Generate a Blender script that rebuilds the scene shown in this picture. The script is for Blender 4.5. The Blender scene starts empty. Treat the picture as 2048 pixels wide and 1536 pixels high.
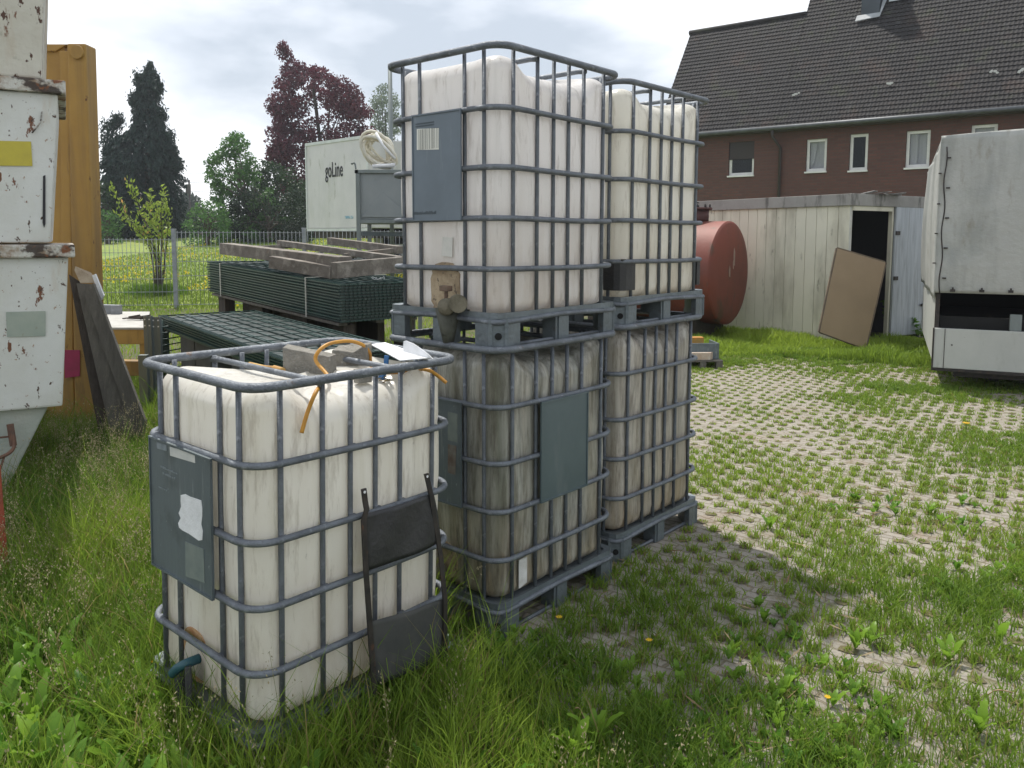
import bpy, bmesh, math, random
import numpy as np
from mathutils import Vector, Matrix
random.seed(7); RNG = np.random.default_rng(11)
C = bpy.context.scene.collection
PI = math.pi
# ------------------------------------------------------------------ camera
FOC, PITCH, ROLL, CY, H = 1591.41, .0944276, .00206876, 625.105, 1.5758
cd = bpy.data.cameras.new("camera"); cam = bpy.data.objects.new("camera", cd); C.objects.link(cam)
cam.matrix_world = Matrix.Translation((0, 0, H)) @ Matrix.Rotation(PI/2-PITCH, 4, 'X') @ Matrix.Rotation(ROLL, 4, 'Z')
cd.sensor_width = 36; cd.lens = 36*FOC/2048; cd.shift_y = (CY-768)/2048
cd.clip_start = .05; cd.clip_end = 3000
bpy.context.scene.camera = cam
# ------------------------------------------------------------------ world + sun
SUN_EL = math.radians(64)
SUN_DIR = Vector((-.44, .90, 0)).normalized()*math.cos(SUN_EL) + Vector((0, 0, math.sin(SUN_EL)))   # towards the sun
w = bpy.data.worlds.new("World"); bpy.context.scene.world = w; w.use_nodes = True
nt = w.node_tree; nt.nodes.clear()
def N(tree, kind, **kw):
    n = tree.nodes.new(kind)
    for k, v in kw.items():
        if k.startswith('i_'):
            key = k[2:]; key = int(key) if key.isdigit() else key
            n.inputs[key].default_value = v
        else: setattr(n, k, v)
    return n
sky = N(nt, 'ShaderNodeTexSky', sky_type='NISHITA', sun_disc=False)
sky.sun_elevation = SUN_EL; sky.sun_rotation = math.atan2(SUN_DIR.x, SUN_DIR.y)
sky.air_density = 1.2; sky.dust_density = 2.0
tc = N(nt, 'ShaderNodeTexCoord'); mp = N(nt, 'ShaderNodeMapping'); mp.inputs['Scale'].default_value = (1.0, 1.0, 2.6)
mp.inputs['Location'].default_value = (3.2, .4, 1.3)
n1 = N(nt, 'ShaderNodeTexNoise'); n1.inputs['Scale'].default_value = 2.1; n1.inputs['Detail'].default_value = 6; n1.inputs['Roughness'].default_value = .48
n2 = N(nt, 'ShaderNodeTexNoise'); n2.inputs['Scale'].default_value = 5.5; n2.inputs['Detail'].default_value = 8; n2.inputs['Roughness'].default_value = .5
r1 = N(nt, 'ShaderNodeValToRGB')
e = r1.color_ramp.elements; e[0].position = .42; e[0].color = (5.0, 5.55, 6.3, 1); e[1].position = .57; e[1].color = (10.2, 10.4, 10.7, 1)
m1 = e.__class__ and r1.color_ramp.elements.new(.5); m1.color = (7.6, 8.0, 8.7, 1)
mix0 = N(nt, 'ShaderNodeMix', data_type='FLOAT'); mix0.inputs[0].default_value = .3
mixc = N(nt, 'ShaderNodeMix', data_type='RGBA'); mixc.inputs[0].default_value = .88
bg = N(nt, 'ShaderNodeBackground'); bg.inputs['Strength'].default_value = .105
out = N(nt, 'ShaderNodeOutputWorld')
L = nt.links.new
L(tc.outputs['Generated'], mp.inputs['Vector']); L(mp.outputs[0], n1.inputs['Vector']); L(mp.outputs[0], n2.inputs['Vector'])
L(n1.outputs['Fac'], mix0.inputs[2]); L(n2.outputs['Fac'], mix0.inputs[3]); L(mix0.outputs[0], r1.inputs['Fac'])
L(sky.outputs[0], mixc.inputs[6]); L(r1.outputs['Color'], mixc.inputs[7]); L(mixc.outputs[2], bg.inputs['Color']); L(bg.outputs[0], out.inputs[0])
sd = bpy.data.lights.new("sun", 'SUN'); sd.energy = 3.8; sd.angle = math.radians(1.2); sd.color = (1, .95, .87)
sun = bpy.data.objects.new("sun", sd); C.objects.link(sun); sun.rotation_euler = SUN_DIR.to_track_quat('Z', 'Y').to_euler()
vs = bpy.context.scene.view_settings; vs.view_transform = 'Standard'; vs.look = 'None'; vs.gamma = 1; vs.exposure = .33
cy = bpy.context.scene.cycles; cy.max_bounces = 8; cy.transparent_max_bounces = 8; cy.transmission_bounces = 4; cy.diffuse_bounces = 4

# ------------------------------------------------------------------ helpers: photo pixel -> place in the world
def ray(px, py):
    u = (px-1024)/FOC; v = (py-CY)/FOC
    cr, sr = math.cos(ROLL), math.sin(ROLL); u, v = u*cr+v*sr, -u*sr+v*cr
    c, s = math.cos(PITCH), math.sin(PITCH)
    return Vector((u, c-v*s, -s-v*c))
def gp(px, py, z=0.0):
    r = ray(px, py); return Vector((0, 0, H)) + r*((z-H)/r.z)
def at(px, py, Y):
    r = ray(px, py); return Vector((0, 0, H)) + r*(Y/r.y)
def pl(px, py, P, n):
    r = ray(px, py); o = Vector((0, 0, H)); return o + r*((Vector(P)-o).dot(n)/r.dot(n))
def zg(x, y):                         # the lawn beyond the fence rises gently
    return .055*max(0, min(y, 45)-18) if x < 3 else 0.0

# ------------------------------------------------------------------ helpers: objects
def tag(o, label=None, cat=None, group=None, kind=None):
    if label: o['label'] = label
    if cat: o['category'] = cat
    if group: o['group'] = group
    if kind: o['kind'] = kind
    return o
MW = {}
def thing(name, label, cat, loc=(0, 0, 0), rotz=0, group=None, M=None):
    o = bpy.data.objects.new(name, None); C.objects.link(o); o.empty_display_size = .1
    if M is None: M = Matrix.Translation(Vector(loc)) @ Matrix.Rotation(rotz, 4, 'Z')
    o.matrix_world = M; MW[o] = M.copy()
    return tag(o, label, cat, group)
def Fr(o, xd):                        # frame: origin, horizontal x direction; y = left-hand normal, z up
    x = Vector((xd[0], xd[1], 0)).normalized(); y = Vector((-x.y, x.x, 0)); o = Vector(o)
    return Matrix(((x.x, y.x, 0, o.x), (x.y, y.y, 0, o.y), (0, 0, 1, o.z), (0, 0, 0, 1)))
I4 = Matrix.Identity(4)
class MB:
    def __init__(s): s.v = []; s.f = []; s.sm = []
    def add(s, vs, fs, M=I4, smooth=False):
        b = len(s.v); s.v += [M @ Vector(p) for p in vs]; s.f += [[b+i for i in f] for f in fs]; s.sm += [smooth]*len(fs); return s
    def box(s, x0, x1, y0, y1, z0, z1, M=I4):
        x0, x1 = sorted((x0, x1)); y0, y1 = sorted((y0, y1)); z0, z1 = sorted((z0, z1))
        return s.add([(x0,y0,z0),(x1,y0,z0),(x1,y1,z0),(x0,y1,z0),(x0,y0,z1),(x1,y0,z1),(x1,y1,z1),(x0,y1,z1)],
              [(0,3,2,1),(4,5,6,7),(0,1,5,4),(1,2,6,5),(2,3,7,6),(3,0,4,7)], M)
    def hexa(s, b, t):                # bottom 4 pts, top 4 pts
        return s.add(list(b)+list(t), [(3,2,1,0),(4,5,6,7),(0,1,5,4),(1,2,6,5),(2,3,7,6),(3,0,4,7)])
    def prism(s, poly, z0, z1, M=I4):
        n = len(poly); vs = [(x, y, z0) for x, y in poly]+[(x, y, z1) for x, y in poly]
        return s.add(vs, [tuple(range(n))[::-1], tuple(range(n, 2*n))]+[(i, (i+1) % n, n+(i+1) % n, n+i) for i in range(n)], M)
    def slab(s, pts, d):              # polygon in space, thickened by vector d
        n = len(pts); pts = [Vector(p) for p in pts]; d = Vector(d)
        return s.add(pts+[p+d for p in pts], [tuple(range(n))[::-1], tuple(range(n, 2*n))]+[(i, (i+1) % n, n+(i+1) % n, n+i) for i in range(n)])
    def beam(s, a, b, wd, ht, up=(0, 0, 1)):
        a, b = Vector(a), Vector(b); d = (b-a).normalized(); sd_ = d.cross(Vector(up)).normalized()*wd/2; u = sd_.cross(d).normalized()*ht/2
        return s.hexa([a-sd_-u, a+sd_-u, b+sd_-u, b-sd_-u], [a-sd_+u, a+sd_+u, b+sd_+u, b-sd_+u])
    def tube(s, path, r, n=10, closed=False, M=I4, r1=None, cap=True):
        P = [Vector(p) for p in path]; m = len(P); vs = []; fs = []
        T = []
        for i in range(m):
            a = P[(i-1) % m] if (closed or i > 0) else P[i]; b = P[(i+1) % m] if (closed or i < m-1) else P[i]
            T.append((b-a).normalized())
        u = T[0].orthogonal().normalized()
        if closed:
            u = Vector((0, 0, 1))
        for i in range(m):
            u = (u - T[i]*u.dot(T[i])).normalized(); v = T[i].cross(u)
            rr = r if r1 is None else r+(r1-r)*i/(m-1)
            for k in range(n):
                a = 2*PI*k/n; vs.append(P[i]+(u*math.cos(a)+v*math.sin(a))*rr)
        for i in range(m if closed else m-1):
            for k in range(n):
                j = (i+1) % m; fs.append((i*n+k, i*n+(k+1) % n, j*n+(k+1) % n, j*n+k))
        s.add(vs, fs, M, True)
        if cap and not closed:
            b = len(s.v)-len(vs); s.f += [[b+k for k in range(n)][::-1], [b+(m-1)*n+k for k in range(n)]]; s.sm += [False, False]
        return s
    def disc(s, c, nrm, r, th, n=20):
        c = Vector(c); nrm = Vector(nrm).normalized(); return s.tube([c, c+nrm*th], r, n)
    def lathe(s, prof, M=I4, n=24, smooth=True):   # prof: (r, h) along local x axis
        vs = []; fs = []
        for r, h in prof:
            for k in range(n): a = 2*PI*k/n; vs.append((h, r*math.cos(a), r*math.sin(a)))
        for i in range(len(prof)-1):
            for k in range(n): fs.append((i*n+k, i*n+(k+1) % n, (i+1)*n+(k+1) % n, (i+1)*n+k))
        return s.add(vs, fs, M, smooth)
    def build(s, name, mat, parent=None, world=True, bevel=0, label=None):
        me = bpy.data.meshes.new(name); vs = s.v
        if parent is not None and world:
            Mi = MW[parent].inverted(); vs = [Mi @ p for p in vs]
        me.from_pydata([tuple(p) for p in vs], [], s.f); me.polygons.foreach_set('use_smooth', s.sm); me.materials.append(mat); me.update()
        o = bpy.data.objects.new(name, me); C.objects.link(o)
        if parent is not None: o.parent = parent; MW[o] = MW[parent]
        else: MW[o] = I4
        if bevel:
            bm = bmesh.new(); bm.from_mesh(me)
            bmesh.ops.bevel(bm, geom=[e_ for e_ in bm.edges if e_.is_manifold and e_.calc_face_angle(0) > .5], offset=bevel, segments=2, affect='EDGES', profile=.6)
            bm.to_mesh(me); bm.free()
        if label: o['label'] = label
        return o
def curve_pts(pts, n=8):              # catmull-rom through points
    P = [Vector(p) for p in pts]; P = [P[0]*2-P[1]]+P+[P[-1]*2-P[-2]]; o = []
    for i in range(1, len(P)-2):
        for k in range(n):
            t = k/n; a, b, c, d = P[i-1], P[i], P[i+1], P[i+2]
            o.append(.5*((2*b)+(c-a)*t+(2*a-5*b+4*c-d)*t*t+(3*b-a-3*c+d)*t**3))
    return o+[P[-2]]

# ------------------------------------------------------------------ materials
def pm(name, col, col2=None, scale=4.0, lo=.35, hi=.65, rough=.7, metal=0.0, bump=0.0, bscale=60.0, stretch=(1, 1, 1),
       spots=(), spec=.5, detail=6, transl=0.0, seed=0.0, bdist=.02):
    m = bpy.data.materials.new(name); m.use_nodes = True; t = m.node_tree; t.nodes.clear(); L = t.links.new
    tc = N(t, 'ShaderNodeTexCoord'); mp = N(t, 'ShaderNodeMapping'); L(tc.outputs['Object'], mp.inputs[0])
    mp.inputs['Scale'].default_value = stretch; mp.inputs['Location'].default_value = (seed, seed*.7, seed*.3)
    cur = None
    rgb = N(t, 'ShaderNodeRGB'); rgb.outputs[0].default_value = (*col, 1); cur = rgb.outputs[0]
    def nz(sc, det=6, vec=None, ro=.6):
        n = N(t, 'ShaderNodeTexNoise'); n.inputs['Scale'].default_value = sc; n.inputs['Detail'].default_value = det; n.inputs['Roughness'].default_value = ro
        L(vec if vec is not None else mp.outputs[0], n.inputs['Vector']); return n.outputs['Fac']
    def mixin(cur, col2, fac):
        mx = N(t, 'ShaderNodeMix', data_type='RGBA'); L(fac, mx.inputs[0]); L(cur, mx.inputs[6]); mx.inputs[7].default_value = (*col2, 1); return mx.outputs[2]
    def rng(v, a, b, top=1.0):
        r = N(t, 'ShaderNodeMapRange'); r.inputs[1].default_value = a; r.inputs[2].default_value = b; r.inputs[4].default_value = top; L(v, r.inputs[0]); return r.outputs[0]
    if col2 is not None: cur = mixin(cur, col2, rng(nz(scale, detail), lo, hi))
    for sp in spots:                  # (colour, scale, lo, hi, amount, stretch)
        c2, sc, a, b = sp[:4]; amt = sp[4] if len(sp) > 4 else 1.0; st = sp[5] if len(sp) > 5 else (1, 1, 1)
        m2 = N(t, 'ShaderNodeMapping'); m2.inputs['Scale'].default_value = st; m2.inputs['Location'].default_value = (seed*1.3+sc, seed, sc*.37)
        L(tc.outputs['Object'], m2.inputs[0]); cur = mixin(cur, c2, rng(nz(sc, 5, m2.outputs[0]), a, b, amt))
    b = N(t, 'ShaderNodeBsdfPrincipled'); L(cur, b.inputs['Base Color']); b.inputs['Roughness'].default_value = rough
    b.inputs['Metallic'].default_value = metal; b.inputs['Specular IOR Level'].default_value = spec
    if bump:
        bp = N(t, 'ShaderNodeBump'); bp.inputs['Strength'].default_value = bump; bp.inputs['Distance'].default_value = bdist; L(nz(bscale, 6), bp.inputs['Height']); L(bp.outputs[0], b.inputs['Normal'])
    o = N(t, 'ShaderNodeOutputMaterial'); sh = b.outputs[0]
    if transl:
        tr = N(t, 'ShaderNodeBsdfTranslucent'); L(cur, tr.inputs[0]); ms = N(t, 'ShaderNodeMixShader'); ms.inputs[0].default_value = transl
        L(b.outputs[0], ms.inputs[1]); L(tr.outputs[0], ms.inputs[2]); sh = ms.outputs[0]
    L(sh, o.inputs[0]); return m
def leafmat(name, ca, cb, transl=.35, rough=.5, attr='tint', cc=None):
    m = bpy.data.materials.new(name); m.use_nodes = True; t = m.node_tree; t.nodes.clear(); L = t.links.new
    a = N(t, 'ShaderNodeAttribute', attribute_name=attr)
    r = N(t, 'ShaderNodeValToRGB'); e = r.color_ramp.elements; e[0].color = (*ca, 1); e[1].color = (*cb, 1)
    if cc: e[1].position = .86; x = r.color_ramp.elements.new(.97); x.color = (*cc, 1)
    L(a.outputs['Fac'], r.inputs[0]); b = N(t, 'ShaderNodeBsdfPrincipled'); b.inputs['Roughness'].default_value = rough; b.inputs['Specular IOR Level'].default_value = .25
    tr = N(t, 'ShaderNodeBsdfTranslucent'); ms = N(t, 'ShaderNodeMixShader'); ms.inputs[0].default_value = transl; o = N(t, 'ShaderNodeOutputMaterial')
    L(r.outputs[0], b.inputs['Base Color']); L(r.outputs[0], tr.inputs[0]); L(b.outputs[0], ms.inputs[1]); L(tr.outputs[0], ms.inputs[2]); L(ms.outputs[0], o.inputs[0])
    return m
def tankmat(name, dirt, seed, tint=(.80, .77, .71), brown=(.20, .15, .09), green=(.10, .11, .06)):
    m = bpy.data.materials.new(name); m.use_nodes = True; t = m.node_tree; t.nodes.clear(); L = t.links.new
    tc = N(t, 'ShaderNodeTexCoord'); sx = N(t, 'ShaderNodeSeparateXYZ'); L(tc.outputs['Object'], sx.inputs[0])
    rgb = N(t, 'ShaderNodeRGB'); rgb.outputs[0].default_value = (*tint, 1); cur = rgb.outputs[0]
    def nz(st, sc, det, ro=.6):
        mp = N(t, 'ShaderNodeMapping'); mp.inputs['Scale'].default_value = st; mp.inputs['Location'].default_value = (seed+sc, seed*2.1, seed*.7); L(tc.outputs['Object'], mp.inputs[0])
        n = N(t, 'ShaderNodeTexNoise'); n.inputs['Scale'].default_value = sc; n.inputs['Detail'].default_value = det; n.inputs['Roughness'].default_value = ro; L(mp.outputs[0], n.inputs['Vector']); return n.outputs['Fac']
    def rng(v, a, b, top=1.0):
        r = N(t, 'ShaderNodeMapRange'); r.inputs[1].default_value = a; r.inputs[2].default_value = b; r.inputs[4].default_value = top; L(v, r.inputs[0]); return r.outputs[0]
    def mul(a, b):
        x = N(t, 'ShaderNodeMath', operation='MULTIPLY'); L(a, x.inputs[0])
        if isinstance(b, float): x.inputs[1].default_value = b
        else: L(b, x.inputs[1])
        return x.outputs[0]
    def mixin(cur, c2, fac):
        mx = N(t, 'ShaderNodeMix', data_type='RGBA'); L(fac, mx.inputs[0]); L(cur, mx.inputs[6]); mx.inputs[7].default_value = (*c2, 1); return mx.outputs[2]
    # long streaks running down, broad wash, grime along the foot, black mould specks
    cur = mixin(cur, (.50, .42, .30), rng(nz((1, 1, .06), 9, 3), .42, .80, .03+dirt*.68))
    cur = mixin(cur, green, rng(nz((1, 1, .10), 13, 6), .62-.22*dirt, .80-.08*dirt, .04+.72*dirt))
    cur = mixin(cur, green, rng(nz((1, 1, .03), 5.5, 2), .60-.10*dirt, .66, .02+.62*dirt*dirt))
    cur = mixin(cur, (.70, .68, .62), rng(nz((1, 1, .2), 6, 4), .60, .68, .5*dirt))
    low = rng(sx.outputs[2], .62, .16)
    cur = mixin(cur, (.42, .30, .16), mul(rng(nz((1, 1, .35), 7, 6), .36, .70), mul(low, .38+.55*dirt)))
    cur = mixin(cur, brown, mul(rng(nz((1, 1, .14), 34, 8, .7), .57-.15*dirt, .66), .16+.6*dirt))
    cur = mixin(cur, (.05, .045, .035), rng(nz((1, 1, .6), 45, 9, .75), .66-.06*dirt, .74, .5))
    b = N(t, 'ShaderNodeBsdfPrincipled'); L(cur, b.inputs['Base Color']); b.inputs['Roughness'].default_value = .30; b.inputs['Specular IOR Level'].default_value = .5
    bp = N(t, 'ShaderNodeBump'); bp.inputs['Strength'].default_value = .12; bp.inputs['Distance'].default_value = .004; L(nz((1, 1, .7), 5, 2), bp.inputs['Height']); L(bp.outputs[0], b.inputs['Normal'])
    tr = N(t, 'ShaderNodeBsdfTranslucent'); L(cur, tr.inputs[0]); ms = N(t, 'ShaderNodeMixShader'); ms.inputs[0].default_value = .46-.2*dirt
    L(b.outputs[0], ms.inputs[1]); L(tr.outputs[0], ms.inputs[2]); o = N(t, 'ShaderNodeOutputMaterial'); L(ms.outputs[0], o.inputs[0]); return m

M_ = {}
M_['galv'] = pm('galvanised', (.19, .21, .235), (.11, .122, .14), 9, .35, .65, .55, .45, .4, 110, spots=[((.34, .36, .38), 34, .58, .70, .6), ((.15, .09, .05), 19, .66, .72, .7), ((.05, .05, .05), 60, .62, .70, .5)])
M_['galv_plate'] = pm('plate_metal', (.135, .165, .18), (.105, .13, .145), 6, .3, .7, .5, .3, .1, 60, stretch=(1, 1, .2), spots=[((.24, .27, .28), 30, .60, .68, .6, (1, 1, .12)), ((.07, .085, .09), 6, .52, .66, .6), ((.30, .32, .32), 70, .68, .72, .8)])
M_['galv_pallet'] = pm('pallet_metal', (.19, .22, .24), (.12, .14, .15), 8, .3, .7, .5, .5, .3, 40, spots=[((.10, .07, .05), 18, .60, .75, .7)])
M_['black'] = pm('black_plastic', (.018, .018, .02), (.03, .03, .03), 12, rough=.5, bump=.2)
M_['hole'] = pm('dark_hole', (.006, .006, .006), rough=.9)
M_['gunk'] = pm('dirty_valve', (.10, .09, .06), (.20, .18, .13), 18, rough=.8, bump=.5, bscale=70)
M_['tan_dirt'] = pm('valve_recess', (.42, .33, .22), (.24, .17, .10), 20, .4, .7, .8, bump=.4, spots=[((.05, .04, .03), 50, .58, .66, .9)])
M_['orange_stain'] = pm('stained_recess', (.36, .17, .06), (.50, .34, .18), 14, rough=.7, bump=.3)
M_['teal'] = pm('teal_plastic', (.02, .08, .10), rough=.5)
M_['paper'] = pm('paper', (.75, .76, .78), (.66, .67, .68), 20, rough=.8, bump=.2)
M_['faded'] = pm('faded_label', (.14, .17, .16), (.18, .21, .19), 20, rough=.8)
M_['faded_light'] = pm('faded_light_label', (.48, .49, .47), (.56, .56, .53), 25, rough=.8)
M_['ink'] = pm('label_ink', (.03, .03, .035), rough=.8)
# ------------------------------------------------------------------ the setting: ground, paving, lawn
def sheet(name, xs, ys, zf, mat, z0=0.0):
    nx, ny = len(xs), len(ys); vs = [(x, y, zf(x, y)+z0) for y in ys for x in xs]
    fs = [(j*nx+i, j*nx+i+1, (j+1)*nx+i+1, (j+1)*nx+i) for j in range(ny-1) for i in range(nx-1)]
    b = MB(); b.add(vs, fs, smooth=True); return b.build(name, mat)
def zgl(x, y):
    t = min(1, max(0, (6-x)/6)) if y > 18 else 0
    return .055*max(0, min(y, 45)-18)*t
M_['soil'] = pm('soil_and_moss', (.075, .085, .03), (.11, .085, .05), 1.6, .35, .6, .95, bump=.8, bscale=35, spots=[((.045, .075, .02), 6, .48, .6, .8)])
M_['lawn'] = pm('mown_lawn', (.16, .24, .04), (.24, .29, .05), .35, .35, .65, .9, bump=.8, bscale=30, bdist=.05, spots=[((.42, .34, .02), 1.1, .56, .70, .35, (.5, 1, 1)), ((.07, .13, .02), 9, .5, .65, .6)], detail=8)
ground = sheet('ground', [-900, -200, -40, -12, -6, -3, 0, 3, 6, 12, 40, 200, 900], [-60, -5, 0, 3, 6, 9, 12, 15, 17.4], lambda x, y: 0, M_['soil']); tag(ground, kind='structure')
lawn = sheet('lawn', [-900, -200, -60, -40, -30, -20, -12, -8, -4, 0, 3, 6, 12, 40, 200, 900], [17.4, 18, 20, 24, 28, 34, 40, 45, 60, 70, 90, 200, 800, 1600], zgl, M_['lawn']); tag(lawn, kind='structure')

# paving: concrete grid stones, irregular joints, sandy grey
def pavemat():
    m = bpy.data.materials.new('grid_paving'); m.use_nodes = True; t = m.node_tree; t.nodes.clear(); L = t.links.new
    tc = N(t, 'ShaderNodeTexCoord'); mp = N(t, 'ShaderNodeMapping'); mp.inputs['Rotation'].default_value = (0, 0, math.radians(38)); L(tc.outputs['Object'], mp.inputs[0])
    wv = N(t, 'ShaderNodeTexNoise'); wv.inputs['Scale'].default_value = 4; L(mp.outputs[0], wv.inputs['Vector'])
    ad = N(t, 'ShaderNodeMix', data_type='RGBA', blend_type='LINEAR_LIGHT'); ad.inputs[0].default_value = .06; L(mp.outputs[0], ad.inputs[6]); L(wv.outputs['Color'], ad.inputs[7])
    br = N(t, 'ShaderNodeTexBrick'); br.inputs['Scale'].default_value = 1; br.inputs['Brick Width'].default_value = .12; br.inputs['Row Height'].default_value = .058
    br.inputs['Mortar Size'].default_value = .006; br.inputs['Mortar Smooth'].default_value = .3; br.offset = .5
    br.inputs['Color1'].default_value = (.335, .305, .26, 1); br.inputs['Color2'].default_value = (.27, .245, .21, 1); br.inputs['Mortar'].default_value = (.20, .17, .12, 1)
    L(ad.outputs[2], br.inputs['Vector'])
    def nz(sc, det=6, ro=.6):
        n = N(t, 'ShaderNodeTexNoise'); n.inputs['Scale'].default_value = sc; n.inputs['Detail'].default_value = det; n.inputs['Roughness'].default_value = ro; L(tc.outputs['Object'], n.inputs['Vector']); return n.outputs['Fac']
    def rng(v, a, b, top=1.0):
        r = N(t, 'ShaderNodeMapRange'); r.inputs[1].default_value = a; r.inputs[2].default_value = b; r.inputs[4].default_value = top; L(v, r.inputs[0]); return r.outputs[0]
    def mixin(cur, c2, fac):
        mx = N(t, 'ShaderNodeMix', data_type='RGBA'); L(fac, mx.inputs[0]); L(cur, mx.inputs[6]); mx.inputs[7].default_value = (*c2, 1); return mx.outputs[2]
    cur = mixin(br.outputs['Color'], (.31, .28, .235), rng(nz(30, 8, .7), .48, .68, .7))
    cur = mixin(cur, (.14, .13, .06), rng(nz(9, 8, .65), .52, .64, .75))
    cur = mixin(cur, (.22, .14, .08), rng(nz(3, 5), .56, .70, .5))
    b = N(t, 'ShaderNodeBsdfPrincipled'); b.inputs['Roughness'].default_value = .92; L(cur, b.inputs['Base Color'])
    ma = N(t, 'ShaderNodeMath', operation='MULTIPLY_ADD'); ma.inputs[1].default_value = -.7; L(br.outputs['Fac'], ma.inputs[0]); L(nz(60, 8, .7), ma.inputs[2])
    bp = N(t, 'ShaderNodeBump'); bp.inputs['Strength'].default_value = .9; bp.inputs['Distance'].default_value = .012; L(ma.outputs[0], bp.inputs['Height']); L(bp.outputs[0], b.inputs['Normal'])
    o = N(t, 'ShaderNodeOutputMaterial'); L(b.outputs[0], o.inputs[0]); return m
PAVE = [(-.25, 2.55), (.10, 1.9), (.6, .8), (12, .8), (12, 9.6), (6.5, 10.1), (5.2, 10.8), (3.6, 11.3), (2.6, 11.1), (1.9, 10.2), (1.4, 7), (.9, 5.2), (.2, 4.1), (-.35, 3.3)]
pv = MB(); pv.add([(x, y, .004) for x, y in PAVE], [tuple(range(len(PAVE)))]); tag(pv.build('paving', pavemat()), kind='structure')

# ------------------------------------------------------------------ intermediate bulk containers
TW, TL = .6668, .8166
S1, S2 = .1001, .2042; L1, L2, L3 = .1106, .2548, .3586
SB = [S1, S2, TW-S2, TW-S1]; LB = [L1, L2, L3, TL-L3, TL-L2, TL-L1]
RZ = [1.145, .9177, .6945, .5014, .306]
def rrect(i, R, z, n=7, x0=0, x1=TL, y0=0, y1=TW):
    p = []; x0 += i; y0 += i; x1 -= i; y1 -= i
    for cx_, cy_, a0 in ((x1-R, y0+R, -90), (x1-R, y1-R, 0), (x0+R, y1-R, 90), (x0+R, y0+R, 180)):
        for k in range(n+1):
            a = math.radians(a0+90*k/n); p.append((cx_+R*math.cos(a), cy_+R*math.sin(a), z))
    return p
def sag(path, amp, ph):               # slightly bent tubes
    o = []
    for x, y, z in path: o.append((x, y, z+amp*math.sin(7*x+5*y+ph)))
    return o
def subdiv(path, closed=True, step=.08):
    o = []
    m = len(path)
    for i in range(m if closed else m-1):
        a = Vector(path[i]); b = Vector(path[(i+1) % m]); k = max(1, int((b-a).length/step))
        for j in range(k): o.append(tuple(a+(b-a)*j/k))
    if not closed: o.append(path[-1])
    return o
MESH = {}
def ring_mesh():
    b = MB(); b.tube(sag(subdiv(rrect(.009, .095, 0, 9), True, .07), .002, 1), .0112, 8, True)
    for q in SB:
        for xx in (.0165, TL-.0165): b.box(xx-.006, xx+.006, q-.012, q+.012, -.0095, .0095)
    for q in LB:
        for yy in (.0165, TW-.0165): b.box(q-.012, q+.012, yy-.006, yy+.006, -.0095, .0095)
    return b
def part(kind, name, parent, make, mat, loc=(0, 0, 0), rot=0, key=None):
    key = key or kind
    if key not in MESH:
        o = make().build(name, mat, None); MESH[key] = o.data; o.parent = parent
    else:
        o = bpy.data.objects.new(name, MESH[key]); C.objects.link(o); o.parent = parent
    o.location = loc; o.rotation_euler = (0, 0, rot); MW[o] = MW[parent] if parent in MW else I4
    return o
def tank_mesh(seed=0):
    rs = random.Random(seed); ins = .029; R = .085
    per = []                          # (x, y, nx, ny, groove, longness)
    base = subdiv(rrect(ins, R, 0, 10), True, .008)
    m = len(base); cx0, cy0 = TL/2, TW/2
    for k in range(m):
        a = Vector(base[k-1]); b = Vector(base[(k+1) % m]); t = (b-a).normalized(); nn = Vector((t.y, -t.x))
        x, y = base[k][:2]; g = 0; lg = 0
        if abs(nn.y) > .8:
            for q in LB: g += .0075*math.exp(-((x-q)/.014)**2)
            lg = math.exp(-((x-TL/2)/.235)**8)
        elif abs(nn.x) > .8:
            for q in SB: g += .0035*math.exp(-((y-q)/.014)**2)
            lg = .15*math.exp(-((y-TW/2)/.18)**6)
        per.append((x, y, nn.x, nn.y, g, lg))
    z0, z1 = .132, 1.128; rows = []
    for k in range(9): a = PI/2*k/8; rows.append((z0+.05*(1-math.cos(a)), 'b', math.sin(a)))
    for k in range(1, 46): rows.append((k/45, 'm', 1))
    for k in range(1, 11): a = PI/2*k/10; rows.append((a, 't', 0))
    v = []
    for (zz, kd, q) in rows:
        for (x, y, nx, ny, g, lg) in per:
            rt = .072+.02*lg; zt = z1-.048*lg-.9*g*lg
            if kd == 'b': i = .05*(1-q)+g*q; z = zz
            elif kd == 'm':
                z = z0+.05+(zt-rt-z0-.05)*zz; pinch = sum(.004*math.exp(-((z-r)/.018)**2) for r in RZ[1:])
                i = g*min(1, zz*9)+pinch-.003*math.sin(z*9+seed)
            else:
                i = rt*(1-math.cos(zz))*.95+g*math.cos(zz); z = zt-rt+rt*math.sin(zz)
            v.append((x-nx*i, y-ny*i, z))
    nr = len(rows); f = []
    for r in range(nr-1):
        for k in range(m): f.append((r*m+k, r*m+(k+1) % m, (r+1)*m+(k+1) % m, (r+1)*m+k))
    # top: shrink rings to the centre with a shallow dish
    last = v[-m:]
    for q in (.8, .55, .3):
        for (x, y, z) in last: v.append((cx0+(x-cx0)*q, cy0+(y-cy0)*q, z*q+(1.100)*(1-q)))
    for r in range(nr-1, nr+2):
        for k in range(m): f.append((r*m+k, r*m+(k+1) % m, (r+1)*m+(k+1) % m, (r+1)*m+k))
    f.append(tuple((nr+2)*m+k for k in range(m)))
    f.append(tuple(range(m))[::-1])
    b = MB(); b.add(v, f, smooth=True); return b
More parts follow.
